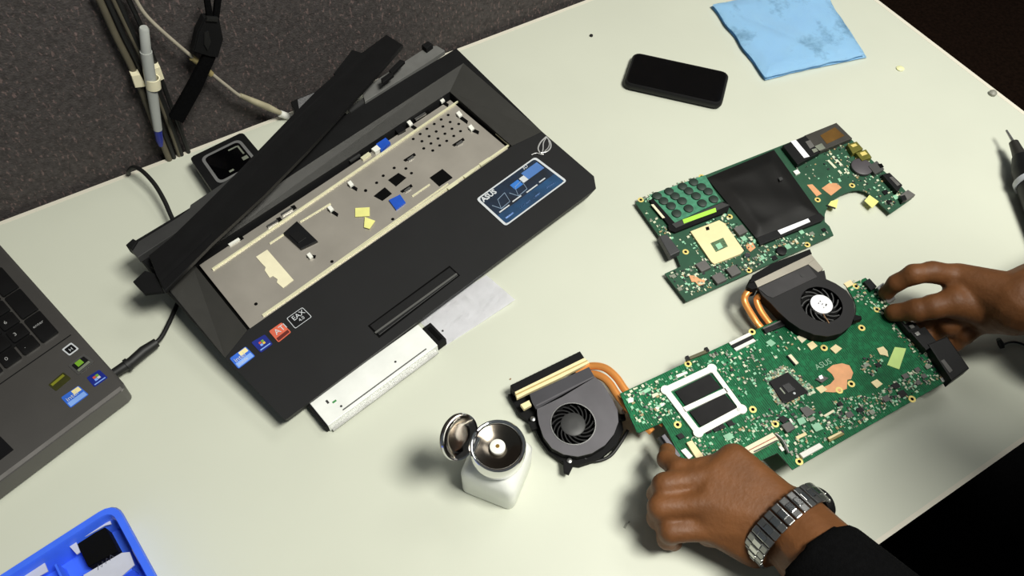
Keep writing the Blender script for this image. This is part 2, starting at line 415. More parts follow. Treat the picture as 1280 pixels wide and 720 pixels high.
def stick(name, px, mat, edge=None, label=None, rnd=.0015):
    q = onpm(px, .0002)
    bm = bmesh.new(); prism_bm(bm, rounded(q, rnd), .0004); o = bm_obj(name, bm, mat, t, label=label)
    if edge:
        inn = rounded([quadmap([q[3], q[2], q[1], q[0]], s, tt) for s, tt in ((.03, .035), (.97, .035), (.97, .965), (.03, .965))], rnd)
        ou = rounded([q[3], q[2], q[1], q[0]], rnd)
        for k in (inn, ou):
            for p in k: p.z += .00012
        bm = bmesh.new(); frame_bm(bm, ou, inn, .0001); bm_obj('border', bm, edge, o)
    return o, q
def up(q, dz=.00015): return Vector((q.x, q.y, q.z+dz))
def on(q, s, tt, dz=.00015):   # q corners: L,T,R,B ; s right along B->R, tt up B->L
    return up(quadmap([q[3], q[2], q[1], q[0]], s, tt), dz)
def patch(name, q, s0, s1, t0, t1, mat, par, dz=.00012):
    return prism(name, L, [on(q, s0, t0, dz), on(q, s1, t0, dz), on(q, s1, t1, dz), on(q, s0, t1, dz)], .00012, mat, 0, par)
inkw = M('print_white', '#c2c6ca', .6, vary=.03); inkb = M('print_bright_blue', '#4a7fd8', .5, vary=.1)
inkr = M('print_red', '#c8553c', .5, vary=.1); inkn = M('print_navy', '#16257e', .45, vary=.15); inkg = M('print_green', '#6f9f2c', .5, vary=.1)
inksky = M('print_sky', '#7fa6ea', .5, vary=.1)
# corners order: left, top, right, bottom (as seen)
o, q = stick('sticker', [(287, 448), (307, 433), (319, 445), (298, 461)], M('sticker_blue', '#3366cc', .45, vary=.1), label='blue and white processor sticker')
patch('printed_patch', q, .05, .95, .05, .42, inksky, o); patch('printed_patch', q, .5, .95, .62, .95, M('print_cream', '#e6d9a0', .5), o)
ex, ey = (q[2]-q[3]), (q[1]-q[2])
ex = (q[1]-q[0]).normalized(); ey = (q[0]-q[3]).normalized()
text('lettering', o, 'intel', .0065, inkw, on(q, .1, .45, .0003), ex, ey); text('lettering', o, 'inside', .0045, inkw, on(q, .12, .14, .0003), ex, ey)
o, q = stick('sticker', [(314, 428), (331, 418), (341, 430), (326, 441)], inkn, label='dark blue operating system sticker')
for s0, t0, mm in ((.32, .55, inkr), (.52, .58, inkg), (.32, .36, inksky), (.52, .39, M('print_yellow', '#e0c040', .5))): patch('printed_patch', q, s0, s0+.17, t0, t0+.16, mm, o)
patch('printed_line', q, .1, .9, .12, .2, inksky, o)
o, q = stick('sticker', [(336, 414), (352, 403), (364, 415), (348, 428)], M('sticker_red', '#d0634a', .45, vary=.12), label='red graphics sticker')
text('lettering', o, 'ATI', .0085, inkw, on(q, .2, .45, .0003), ex, ey); patch('printed_patch', q, .06, .94, .06, .3, M('print_dark_red', '#5e1c14', .5), o)
o, q = stick('sticker', [(358, 398), (378, 384), (390, 396), (369, 411)], chipm, inkw, label='black sticker with white border')
text('lettering', o, 'EAX', .0072, inkw, on(q, .2, .5, .0003), ex, ey); text('lettering', o, '4.0', .005, inkw, on(q, .4, .2, .0003), ex, ey)
# large feature label
o, q = stick('feature_label', [(595, 249), (669, 196), (709, 226), (632, 283)], M('label_navy', '#0c1420', .4, vary=.35, scale=60, col2='#12273f'), inkw, label='dark blue feature label with pictures', rnd=.004)
ex = (q[1]-q[0]).normalized(); ey = (q[0]-q[3]).normalized()
patch('printed_band', q, .03, .97, .04, .34, M('label_blue', '#123a5e', .4, vary=.4, scale=50), o)
patch('printed_panel', q, .68, .95, .62, .86, M('label_panel', '#456fae', .5, vary=.1), o); patch('printed_panel', q, .60, .68, .62, .78, inkw, o)
text('lettering', o, 'ASUS', .0085, inkw, on(q, .04, .82, .0003), ex, ey, bold=.0003)
text('lettering', o, '3D', .006, inkw, on(q, .74, .89, .0003), ex, ey)
for s0 in (.08, .36):
    bm = bmesh.new()
    pts = [(0, .62), (.05, .42), (.20, .44), (.24, .70)]
    tube_bm(bm, [on(q, s0+a_, b_, .0004) for a_, b_ in pts], .0005, 6); tube_bm(bm, [on(q, s0+a_, b_, .0004) for a_, b_ in ((.05, .42), (.11, .66), (.24, .70))], .0004, 6)
    bm_obj('laptop_drawing', bm, M('drawing_grey', '#7c90a6', .5), o)
patch('drawing_screen', q, .45, .58, .6, .78, M('label_blue2', '#2f6fc0', .4), o)
for k in range(4):
    patch('printed_line', q, .08+.22*k, .08+.22*k+(.16, .14, .18, .10)[k], .36+.02*(k % 2), .39+.02*(k % 2), inkw, o)
    patch('printed_line', q, .08+.22*k, .08+.22*k+(.12, .17, .11, .14)[k], .14, .18, inksky, o)
# eye-shaped emblem
lg = onpm([(681, 182)], .0004)[0]
def lgp(x, y): return onpm([(570+x/5.145, 160+y/5.145)], .0005)[0]
bm = bmesh.new()
for path, r in (([(485, 172), (515, 160), (545, 168), (563, 168)], .0005), ([(540, 160), (528, 130), (545, 90), (580, 55)], .0008), ([(580, 55), (606, 90), (608, 125), (585, 150), (545, 158)], .0008),
                ([(580, 62), (562, 95), (560, 130), (556, 155)], .0006), ([(595, 80), (600, 105), (590, 130), (570, 148)], .0005)):
    tube_bm(bm, spline([lgp(*k) for k in path], 4), r, 6, .4)
bm_obj('emblem', bm, M('emblem_silver', '#c4c4c4', .35, .4), t, label='silver eye emblem')
# rear rails
pp('hinge_rail', L, [(456, 127), (530, 81), (556, 63), (546, 57), (535, 58), (518, 69), (452, 112)], .0535, .006, M('rail_grey', '#6c6c6a', .45, .1, vary=.1), .0005)
pp('rear_rail', L, [(161, 309), (224, 271), (237, 262), (238, 256), (330, 194), (342, 203), (245, 274), (172, 322)], .056, .008, darkgrey, .0006)
pp('hinge_stub', L, [(157, 306), (166, 298), (172, 301), (165, 312)], .058, .012, blackm, .001)
pp('hinge_stub', L, [(527, 56), (535, 51), (541, 55), (533, 61)], .060, .012, blackm, .001)
for q in ((395, 165), (448, 128)):
    pp('rail_clip', L, [(q[0]-14, q[1]+8), (q[0]+8, q[1]-7), (q[0]+12, q[1]-3), (q[0]-10, q[1]+12)], .0515, .002, darkgrey)

# ================================================================== LOOSE TRIM STRIP
t = thing('trim_strip', 'long loose black plastic strip lying diagonally across the opened laptop', 'plastic strip', P(330, 240, .056)); S = Fr(t)
def zs(px, py): return .004 + (px-200)/300*.013
strip = [(483, 43), (504, 56), (470, 95), (440, 128), (385, 188), (330, 244), (265, 304), (206, 364), (196, 345), (186, 319), (215, 296), (250, 262), (300, 212), (350, 160), (395, 114), (440, 75)]
prism('strip_body', S, [S.uv(x, y, zs(x, y)) for x, y in strip], .004, blackp, .0008)
for q in ([(166, 352), (181, 338), (194, 342), (204, 364), (180, 367)], [(417, 92), (440, 62), (453, 66), (428, 97)], [(486, 88), (500, 74), (506, 76), (490, 92)], [(476, 98), (488, 90), (492, 93), (478, 104)]):
    prism('clip_lug', S, [S.uv(x, y, zs(x, y)-.0045) for x, y in q], .004, blackm, .0006)
prism('groove', S, [S.uv(x, y, zs(x, y)+.0004) for x, y in [(198, 348), (262, 290), (264, 293), (201, 353)]], .0006, blackm)

# ================================================================== OPTICAL DRIVE AND PAPER UNDER THE LAPTOP
dq = [P(410, 532, .014), P(547, 431, .014)]
th = math.atan2(dq[1].y-dq[0].y, dq[1].x-dq[0].x)
t = thing('optical_drive', 'silver slim optical drive sticking out from under the opened laptop', 'optical drive', (dq[0].x, dq[0].y, .0006), th); D = Fr(t)
wd = (dq[1]-dq[0]).length; dd = .004-L.w(P(475, 484, 0)).y*0+abs(L.w((dq[0]+dq[1])/2).y)
box('case', t, (wd/2, dd/2, .0068), (wd, dd, .0125), M('drive_metal', '#eceeea', .4, .05, vary=.05), bevel=.0006)
box('flange', t, (wd/2, -.0016, .0035), (wd-.004, .0034, .0012), steel)
box('case_step', t, (wd/2+.004, .0035, .0138), (wd-.03, .0012, .0006), steel)
box('end_cap', t, (-.0012, dd/2, .006), (.0024, dd-.002, .0105), blackm, bevel=.0004)
cn = box('connector', t, (wd+.0055, .0125, .0068), (.011, .025, .011), blackm, bevel=.0012)
box('connector_slot', cn, (wd+.006, .012, .0126), (.004, .018, .0008), void)
box('green_mark', t, (.018, .016, .0132), (.004, .0018, .0003), M('green_ink', '#3d8a4a', .5)); box('green_mark', t, (.013, .020, .0132), (.002, .004, .0003), darkgrey)
for x, y in ((.02, .008), (.085, .012), (.14, .009)): lathe('screw', t, [(.0011, .0131), (.0011, .0135)], darkgrey, 10, (x, y, 0))
q = [P(557, 432, .0004), P(644, 375, .004), P(608, 343, .004), P(520, 398, .0004)]
t = thing('paper_sheet', 'white paper slip poking out from under the opened laptop', 'paper', (q[0].x, q[0].y, 0)); Sx = Fr(t)
bm = bmesh.new(); n = 8; g = [[None]*(n+1) for _ in range(n+1)]
for i in range(n+1):
    for j in range(n+1):
        p = Sx.w(quadmap(q, i/n, j/n)); p.z = .0005 + .004*(i/n)**2*(1-.4*j/n); g[i][j] = bm.verts.new(p)
for i in range(n):
    for j in range(n): bm.faces.new((g[i][j], g[i+1][j], g[i+1][j+1], g[i][j+1]))
bmesh.ops.solidify(bm, geom=bm.faces[:], thickness=.0002)
bm_obj('sheet', bm, paper, t)

# ================================================================== SECOND LAPTOP (left edge)
c = P(159, 484, .026); e_ = P(0, 603, .026)
th = math.atan2(c.y-e_.y, c.x-e_.x)
t = thing('laptop', 'dark grey laptop with black keys and colourful stickers at the left edge', 'laptop', (c.x, c.y, 0), th); K = Fr(t)
pcorner = K.uv(3, 334, .026)
DEP = .262
gun = M('laptop_dark_metal', '#5c5a58', .36, .55, vary=.06, scale=25)
bm = bmesh.new(); prism_bm(bm, rounded([Vector((-.39, 0, .026)), Vector((0, 0, .026)), Vector((0, DEP, .026)), Vector((-.39, DEP, .026))], .006), .021, .0022, inset=.008)
body2 = bm_obj('body', bm, gun, t, 40)
for x, y in ((-.02, .02), (-.37, .02), (-.02, DEP-.02), (-.37, DEP-.02)): lathe('foot', t, [(.006, 0), (.006, .006)], rubber, 12, (x, y, 0))
H2 = .0262
prism('rim_highlight', K, [Vector((-.386, .0012, .0264)), Vector((-.004, .0012, .0264)), Vector((-.004, .0050, .0266)), Vector((-.386, .0050, .0266))], .0006, M('rim_highlight_metal', '#a09d9a', .3, .6))  # lighter strip standing in for the highlight on the front rim
def pk(name, px, dz, thick, mat, par=None, bevel=0, label=None): return pp(name, K, px, H2+dz, thick, mat, bevel, par or t, label)
# keyboard well and keys (rows run along the front edge)
kx0, ky0 = K.uv(52, 443, H2).x, K.uv(50, 446, H2).y
box('keyboard_well', t, (-.2, .172, H2), (.335, .120, .0006), blackm)
key = None; keym = M('key_black', '#0d0d0e', .4, vary=.1)
krx = K.uv(62, 421, H2)   # centre of the tall key
kc = K.uv(50, 409, H2)
kpt = .0185
rows = [0, 1, 2, 3, 4, 5]
ylow = K.uv(36, 432, H2).y
xr = K.uv(36, 432, H2).x
tallx = K.uv(51, 410, H2)
def mkkey(w_, h_):
    bm = bmesh.new(); prism_bm(bm, rounded([Vector((-w_/2, -h_/2, .0024)), Vector((w_/2, -h_/2, .0024)), Vector((w_/2, h_/2, .0024)), Vector((-w_/2, h_/2, .0024))], .0018, 3), .0022, .0004)
    return bm_obj('key', bm, keym, t, 40)
k1 = mkkey(.0160, .0160); k1.location = (xr, ylow, H2)
keys = {(0, 0): k1}
for r in rows:
    for cidx in range(16):
        x = xr - cidx*kpt; y = ylow + r*kpt
        if r == 0 and cidx == 0: continue
        if cidx == 0 and r in (1, 2): pass
        keys[(r, cidx)] = copyo(k1, t, (x, y, H2))
tk = mkkey(.0165, .0345); tk.location = (xr+kpt, ylow+kpt*.5, H2)
for r in (2, 4): copyo(tk, t, (xr+kpt, ylow+kpt*(r+.5), H2))
pr = M('key_print', '#9a9a9a', .6)
for i, s in enumerate(('.', '3', '6')):
    text('key_lettering', keys[(i, 0)], s, .006, pr, Vector((-.004, -.002, .0026)), (1, 0, 0), (0, 1, 0))
for i, s in enumerate(('0', '2', '5', '8')): text('key_lettering', keys[(i, 1)], s, .006, pr, Vector((-.004, -.002, .0026)), (1, 0, 0), (0, 1, 0))
text('key_lettering', tk, 'enter', .0048, pr, Vector((-.006, .002, .0026)), (1, 0, 0), (0, 1, 0))
# stickers
def qk(px, dz=.0002): return [K.uv(x, y, H2+dz) for x, y in px]
def stick2(px, mat, edge=None, label=None):
    q = qk(px); bm = bmesh.new(); prism_bm(bm, rounded(q, .0015), .0003); o = bm_obj('sticker', bm, mat, t, label=label)
    if edge:
        ou = rounded([q[3], q[2], q[1], q[0]], .0015); inn = rounded([quadmap([q[3], q[2], q[1], q[0]], s, tt) for s, tt in ((.12, .14), (.88, .14), (.88, .86), (.12, .86))], .0012)
        for k in (ou, inn):
            for p in k: p.z += .00015
        bm = bmesh.new(); frame_bm(bm, ou, inn, .0001); bm_obj('border', bm, edge, o)
    return o, q
def patch2(q, s0, s1, t0, t1, mat, par): return prism('printed_patch', K, [on(q, a_, b_, .00018) for a_, b_ in ((s0, t0), (s1, t0), (s1, t1), (s0, t1))], .0001, mat, 0, par)
o, q = stick2([(77, 437), (89, 428), (99, 436), (87, 445)], chipm, inkw, 'small black sticker with white border')
exk = (q[1]-q[0]).normalized(); eyk = (q[0]-q[3]).normalized()
text('lettering', o, 'H', .005, inkw, on(q, .32, .3, .0003), exk, eyk)
o, q = stick2([(85, 457), (105, 442), (118, 452), (98, 469)], chipm, steel, 'green and black graphics sticker with silver border')
patch2(q, .3, .65, .45, .85, inkg, o); patch2(q, .14, .86, .16, .34, M('smd_grey', '#858a7c'), o)
o, q = stick2([(60, 481), (79, 465), (89, 473), (70, 489)], M('sticker_dark_olive', '#33340f', .5, vary=.3), None, 'dark olive sticker')
patch2(q, .1, .9, .6, .85, M('print_olive', '#7b7d1e', .5), o)
o, q = stick2([(108, 472), (124, 462), (135, 472), (118, 484)], inkn, None, 'navy operating system sticker')
for s0, t0, mm in ((.3, .55, inkr), (.52, .58, inkg), (.3, .33, inksky), (.52, .36, inkw)): patch2(q, s0, s0+.2, t0, t0+.2, mm, o)
patch2(q, .1, .9, .1, .18, inksky, o)
o, q = stick2([(76, 497), (98, 482), (111, 493), (88, 510)], M('sticker_blue', '#3366cc'), None, 'blue processor sticker')
patch2(q, .05, .95, .05, .4, inksky, o); patch2(q, .55, .95, .6, .95, MATS['print_cream'], o)
text('lettering', o, 'intel', .0065, inkw, on(q, .1, .45, .0003), exk, eyk)
pk('touchpad', [(0, 545), (17, 562), (0, 575), (-60, 620), (-80, 600)], .0003, .0004, chipm)
prism('palm_seam', K, [Vector((-.385, ylow-.0185, H2+.0002)), Vector((-.006, ylow-.0185, H2+.0002)), Vector((-.006, ylow-.0175, H2+.0002)), Vector((-.385, ylow-.0175, H2+.0002))], .0003, blackm)
# power lead of the second laptop
t = thing('power_lead', 'black power lead with barrel plug running between the two laptops', 'cable', P(190, 435, 0)); W_ = Fr(t)
pts = [P(142, 467, .012), P(165, 452, .012), P(180, 439, .011), P(196, 428, .010)]
tube('plug', t, [W_.w(p) for p in pts], [.0046, .0052, .0056, .0046], rubber, 14)
tube('plug_collar', t, [W_.w(p) for p in (P(158, 457, .012), P(162, 454, .012))], .0064, rubber, 14)
pts = spline([P(193, 430, .010), P(202, 421, .008), P(212, 402, .006), P(219, 386, .004), P(228, 368, .003), P(250, 345, .003)], 6)
tube('cord', t, [W_.w(p) for p in pts], .0022, rubber, 10)

# ================================================================== BLUE COMPARTMENT TRAY
TR_ = P(144, 625, .030); q1 = P(0, 712, .030); q2 = P(203, 722, .030)
dx = (TR_-q1).normalized(); dy = (TR_-q2).normalized(); dx = (dx+Vector((dy.y, -dy.x, 0))).normalized(); th = math.atan2(dx.y, dx.x)
t = thing('parts_tray', 'blue plastic compartment tray with paper labels at the bottom left corner', 'tray', (TR_.x, TR_.y, 0), th); B_ = Fr(t)
TW, TD, TH = .26, .16, .030
def rr(x0, x1, y0, y1, z, r): return rounded([Vector((x0, y0, z)), Vector((x1, y0, z)), Vector((x1, y1, z)), Vector((x0, y1, z))], r, 5)
bm = bmesh.new()
loops = [rr(-TW+.006, -.006, -TD+.006, -.006, 0, .012), rr(-TW, 0, -TD, 0, TH-.003, .014), rr(-TW+.001, -.001, -TD+.001, -.001, TH, .014),
         rr(-TW+.006, -.006, -TD+.006, -.006, TH, .010), rr(-TW+.007, -.007, -TD+.007, -.007, TH-.002, .009), rr(-TW+.010, -.010, -TD+.010, -.010, .003, .007)]
vr = [[bm.verts.new(p) for p in l] for l in loops]
for a_, b_ in zip(vr, vr[1:]):
    for i in range(len(a_)): bm.faces.new((a_[i], a_[(i+1) % len(a_)], b_[(i+1) % len(a_)], b_[i]))
bm.faces.new(vr[0][::-1]); bm.faces.new(vr[-1])
bm_obj('tray_body', bm, bluep, t, 40)
ncol = 5; cw = (TW-.03)/ncol
for k in range(1, ncol): box('divider', t, (-.015-k*cw, -TD/2, .012), (.0018, TD-.03, .019), bluep, bevel=.0004)
for yy in (-.056, -.102): box('divider', t, (-TW/2, yy, .011), (TW-.03, .0018, .017), bluep, bevel=.0004)
tt_ = thing('memory_chip', 'square black chip standing in the corner compartment of the blue tray', 'chip', t.location, th); B2 = Fr(tt_)
cq = [B_.uv(95, 678, .017), B_.uv(131, 659, .017), B_.uv(147, 689, .017), B_.uv(110, 708, .017)]
prism('chip_body', B2, cq, .0022, void, .0003)
prism('chip_rim', B2, [q+Vector((0, 0, -.0022)) for q in cq], .0120, blackm, 0)
labw = M('label_paper', '#b9bccb', .7, vary=.06)
def lab(px, h, desc):
    q = thing('paper_label', desc, 'paper label', t.location, th); Z = Fr(q)
    o = prism('slip', Z, [Z.uv(x, y, h) for x, y in px], .0012, labw); 
    c0, c1 = Z.uv(px[0][0]*.7+px[2][0]*.3, px[0][1]*.7+px[2][1]*.3, h+.0003), Z.uv(px[0][0]*.35+px[2][0]*.65, px[0][1]*.35+px[2][1]*.65-6, h+.0003)
    bm = bmesh.new(); d = c1-c0
    pts = [c0+d*(i/8)+Vector((0, .0018*((i % 2)*2-1), 0)) for i in range(9)]; tube_bm(bm, pts, .0003, 5, .5)
    bm_obj('handwriting', bm, M('pen_ink', '#4a4c5c', .6), o); return q
lab([(84, 673), (135, 642), (139, 655), (131, 657), (95, 677), (100, 690), (96, 693), (86, 682)], .020, 'white paper label around the black chip in the blue tray')
lab([(104, 719), (152, 691), (162, 690), (168, 706), (150, 722), (120, 735)], .022, 'white handwritten paper label at the near edge of the blue tray')
lab([(-10, 728), (48, 694), (54, 699), (60, 714), (35, 728), (0, 745)], .020, 'white paper label in the left compartment of the blue tray')

# ================================================================== PUMP BOTTLE
N0 = P(641, 640, 0); l0 = P(573, 613, 0); r0 = P(669, 588, 0)
thb = math.atan2(l0.y-N0.y, l0.x-N0.x)
sd = .050
t = thing('solvent_bottle', 'white frosted square bottle with open chrome pump cap', 'bottle', (N0.x, N0.y, 0), thb-0*math.pi); Bt = Fr(t)
# local x from near corner to left corner; the other side lies towards the right corner
sgn = 1 if Bt.w(r0).y > 0 else -1
bc = Vector((sd/2, sgn*sd/2, 0))
def sq(h, s, r): return [Vector((bc.x+p.x, bc.y+p.y, h)) for p in rounded([Vector((-s/2, -s/2, 0)), Vector((s/2, -s/2, 0)), Vector((s/2, s/2, 0)), Vector((-s/2, s/2, 0))], r, 5)]
bm = bmesh.new()
NN = 24
loops = [sq(0, sd-.003, .007), sq(.002, sd, .008), sq(.036, sd, .008), sq(.043, sd-.003, .010), sq(.049, sd-.010, .014), sq(.053, .034, .017), sq(.058, .031, .0155), sq(.060, .029, .0145)]
vr = [[bm.verts.new(p) for p in l] for l in loops]
for a_, b_ in zip(vr, vr[1:]):
    for i in range(len(a_)): bm.faces.new((a_[i], a_[(i+1) % len(a_)], b_[(i+1) % len(a_)], b_[i]))
bm.faces.new(vr[0][::-1]); bm.faces.new(vr[-1])
bm_obj('bottle_body', bm, bottlem, t, 60)
capc = Bt.uv(622, 557, .074); capc.z = 0
cap = lathe('pump_cap', t, [(.0195, .054), (.0225, .056), (.0232, .062), (.0232, .0735), (.0222, .0750), (.0205, .0750), (.0195, .0740), (.0192, .0720), (.0190, .0660), (.0030, .0650)], chrome, 48, capc, 50)
lathe('cap_gasket', t, [(.0198, .051), (.0205, .0545)], rubber, 32, capc)
lathe('dish', cap, [(.0190, .0732), (.0130, .0712), (.0075, .0690), (.0060, .0690)], M('dish_steel', '#6e675e', .2, 1, vary=.05), 40, capc, 50, cap=False)
lathe('nozzle', cap, [(.0064, .0690), (.0064, .0722), (.0040, .0732), (.0022, .0728)], whitep, 24, capc, 50, 'white centre nozzle')
lathe('nozzle_hole', cap, [(.0016, .0728), (.0016, .0734)], M('brass', '#c59a4a', .3, .9), 12, capc)
# open lid: shallow dish standing on its hinge
lc = Bt.uv(571, 545, .082)
hinge = Bt.uv(596, 555, .075)
bm = bmesh.new(); lathe_bm(bm, [(.0170, 0), (.0190, .0008), (.0194, .0030), (.0188, .0048), (.0178, .0046), (.0165, .0030), (.0100, .0018), (.0010, .0016)], 40)
tocam = Bt.w(CAM)-lc; tocam.normalize()
rad = (lc-hinge); rad.z = 0
nrm = (tocam*.62 + (hinge-lc).normalized()*.62 + Vector((0, 0, .12))).normalized()
bmesh.ops.transform(bm, matrix=Matrix.Translation(lc) @ nrm.to_track_quat('Z', 'Y').to_matrix().to_4x4(), verts=bm.verts)
lid = bm_obj('flip_lid', bm, darkchrome, t, 50)
bm = bmesh.new(); lathe_bm(bm, [(.0176, .0046), (.0190, .0049), (.0195, .0030), (.0176, .0046)], 40, cap=False)
bmesh.ops.transform(bm, matrix=Matrix.Translation(lc) @ nrm.to_track_quat('Z', 'Y').to_matrix().to_4x4(), verts=bm.verts)
bm_obj('lid_rim', bm, chrome, lid, 50)
tube('hinge', t, [hinge+Vector((.001, .006, -.002)), hinge+Vector((.001, -.006, -.002))], .0022, chrome, 10)

# ================================================================== PHONE
c = P(846, 97, .0105)
a = P(788, 84, .0105); b = P(911, 111, .0105)
th = math.atan2(b.y-a.y, b.x-a.x)
t = thing('phone', 'black touchscreen phone lying face up near the blue cloth', 'phone', (c.x, c.y, 0), th); Ph = Fr(t)
PL, PWd = .122, .061
bm = bmesh.new()
loops = [(rr(-PL/2+.003, PL/2-.003, -PWd/2+.003, PWd/2-.003, .0003, .009)), rr(-PL/2, PL/2, -PWd/2, PWd/2, .004, .0105), rr(-PL/2, PL/2, -PWd/2, PWd/2, .0085, .0105), rr(-PL/2+.0012, PL/2-.0012, -PWd/2+.0012, PWd/2-.0012, .0103, .010)]
vr = [[bm.verts.new(p) for p in l] for l in loops]
for a_, b_ in zip(vr, vr[1:]):
    for i in range(len(a_)): bm.faces.new((a_[i], a_[(i+1) % len(a_)], b_[(i+1) % len(a_)], b_[i]))
bm.faces.new(vr[0][::-1]); bm.faces.new(vr[-1]); bm_obj('case', bm, blackp, t, 40)
prism('screen', Ph, rr(-PL/2+.003, PL/2-.003, -PWd/2+.003, PWd/2-.003, .0107, .008), .0006, glassm)
ou, inn = rr(-PL/2+.0022, PL/2-.0022, -PWd/2+.0022, PWd/2-.0022, .0106, .009), rr(-PL/2+.003, PL/2-.003, -PWd/2+.003, PWd/2-.003, .0106, .008)
bm = bmesh.new(); frame_bm(bm, ou, inn, .0006); bm_obj('bezel_ring', bm, M('phone_edge', '#4a4a4a', .25, .8), t)

# ================================================================== BLUE CLOTH
def cloth():
    t = thing('cleaning_cloth', 'folded pale blue cloth with dark smudges at the far end of the table', 'cloth', P(985, 50, 0)); Z = Fr(t)
    mt = M('blue_cloth', '#b4e0ff', .85, vary=.04, scale=14, bump=.15, bscale=700); nt = mt.node_tree; bs = nt.nodes['Principled BSDF']
    tc = nt.nodes['Texture Coordinate']; rp = nt.nodes['Color Ramp']
    n1 = nt.nodes.new('ShaderNodeTexNoise'); n1.inputs['Scale'].default_value = 17; n1.inputs['Detail'].default_value = 5; n1.inputs['Roughness'].default_value = .65
    nt.links.new(tc.outputs['Object'], n1.inputs['Vector'])
    r2 = nt.nodes.new('ShaderNodeValToRGB'); r2.color_ramp.elements[0].position = .56; r2.color_ramp.elements[1].position = .74
    nt.links.new(n1.outputs['Fac'], r2.inputs[0])
    mx = nt.nodes.new('ShaderNodeMix'); mx.data_type = 'RGBA'; nt.links.new(r2.outputs[0], mx.inputs['Factor']); nt.links.new(rp.outputs[0], mx.inputs['A'])
    mx.inputs['B'].default_value = (*lin('#6b9fc2'), 1); nt.links.new(mx.outputs['Result'], bs.inputs['Base Color'])
    from mathutils import noise
    # corners: near-left(bottom in photo), near-right, far-right, far-left
    def layer(name, q, h0, h1, amp, seed):
        bm = bmesh.new(); n = 40; g = [[None]*(n+1) for _ in range(n+1)]
        for i in range(n+1):
            for j in range(n+1):
                s, tt = i/n, j/n
                p = Z.w(quadmap(q, s, tt))
                edge = min(s, 1-s, tt, 1-tt)
                k = noise.noise(Vector((p.x*28+seed, p.y*28, seed)))*.6 + noise.noise(Vector((p.x*75, p.y*60+seed, 3)))*.25
                p.x += .0025*noise.noise(Vector((p.y*40, seed, 1)))*(1 if edge < .02 else .3); p.y += .0025*noise.noise(Vector((p.x*45, seed, 5)))
                p.z = h0+(h1-h0)*min(1, edge*9)**.6 + amp*k*min(1, edge*6+.25)
                # long crease
                dcr = abs((s-.35)*.8+(tt-.55)*.6); p.z -= .0022*math.exp(-(dcr*18)**2)*min(1, edge*6)
                g[i][j] = bm.verts.new(p)
        for i in range(n):
            for j in range(n): bm.faces.new((g[i][j], g[i+1][j], g[i+1][j+1], g[i][j+1]))
        bmesh.ops.solidify(bm, geom=bm.faces[:], thickness=.0012)
        return bm_obj(name, bm, mt, t, True)
    q = [P(955, 101, 0), P(1083, 73, 0), P(1022, -18, 0), P(888, 10, 0)]
    layer('lower_fold', q, .0022, .0032, .0008, 1.3)
    q2 = [P(957, 97, .006), P(1081, 69, .006), P(1024, -20, .006), P(890, 6, .006)]
    layer('upper_fold', q2, .0062, .0098, .0028, 4.1)
cloth()

# ================================================================== SMALL DARK BOX BEHIND THE LAPTOP
t = thing('drive_box', 'small black square box with a rounded grey outline behind the laptop, partly under the strip', 'box', P(285, 210, 0)); X = Fr(t)
q = [X.uv(x, y, .022) for x, y in ((237, 197), (303, 165), (337, 205), (268, 243))]
prism('box_body', X, rounded(q, .004), .021, blackp, .0012)
qm = [q[3], q[2], q[1], q[0]]
ou = rounded([quadmap(qm, s, tt)+Vector((0, 0, .0004)) for s, tt in ((.14, .14), (.88, .14), (.88, .88), (.14, .88))], .008, 6)
inn = rounded([quadmap(qm, s, tt)+Vector((0, 0, .0004)) for s, tt in ((.19, .19), (.83, .19), (.83, .83), (.19, .83))], .006, 6)
bm = bmesh.new(); frame_bm(bm, ou, inn, .0008); bm_obj('outline_ring', bm, M('ring_grey', '#6c6c6c', .4, vary=.1), t)
prism('recess', X, inn, .0006, glassm)
for k, (s0, s1, t0, t1) in enumerate(((.60, .76, .72, .75), (.76, .79, .50, .74), (.70, .80, .36, .44), (.40, .48, .26, .30))):
    prism('printed_mark', X, [quadmap(qm, a_, b_)+Vector((0, 0, .0006)) for a_, b_ in ((s0, t0), (s1, t0), (s1, t1), (s0, t1))], .0002, MATS['smd_grey'])
lathe('corner_screw', t, [(.0016, .010), (.0016, .0105)], steel, 10, X.uv(250, 218, .0))

# grey speckled adapter at the end of the pale cable
t = thing('network_adapter', 'small silver and black adapter behind the strip where the pale cable ends', 'adapter', P(390, 138, 0)); X = Fr(t)
q = [X.uv(x, y, .030) for x, y in ((363, 127), (405, 110), (430, 130), (378, 160))]
prism('adapter_body', X, q, .029, blackm, .001)
prism('silver_plate', X, [quadmap([q[3], q[2], q[1], q[0]], s, tt)+Vector((0, 0, .0008)) for s, tt in ((.08, .45), (.95, .45), (.95, .95), (.2, .95))], .0012, M('speckled_silver', '#8c8c8e', .45, .5, vary=.5, scale=900))

# ================================================================== CABLES AND CLIP ON THE PARTITION
YW = YB-.002
def wallcable(px, r, mat, label, name='cable', Y=YW, cat='cable', flat=1, group=None):
    p0 = PW(*px[-1], Y); t = thing(name, label, cat, p0); Z = Fr(t)
    pts = spline([Z.w(PW(x, y, Y)) for x, y in px], 6); tube('cord', t, pts, r, mat, 10, flat, up=(0, 1, 0)); return t
U_ = lambda l: [(100+x/3.6, y/3.6) for x, y in l]
wallcable(U_([(60, -40), (90, 5), (165, 170), (250, 340), (320, 520), (390, 690), (440, 800)]), .0034, olivecable, 'olive brown cable, leftmost of the bundle on the partition')
wallcable(U_([(105, -30), (122, 0), (200, 170), (268, 305), (350, 520), (412, 680), (455, 800)]), .0026, rubber, 'black cable next to the olive one in the bundle on the partition')
wallcable(U_([(135, -30), (150, 0), (225, 155), (300, 310), (375, 500), (430, 650), (480, 800)]), .0022, olivecable, 'thin olive grey cable in the middle of the bundle on the partition')
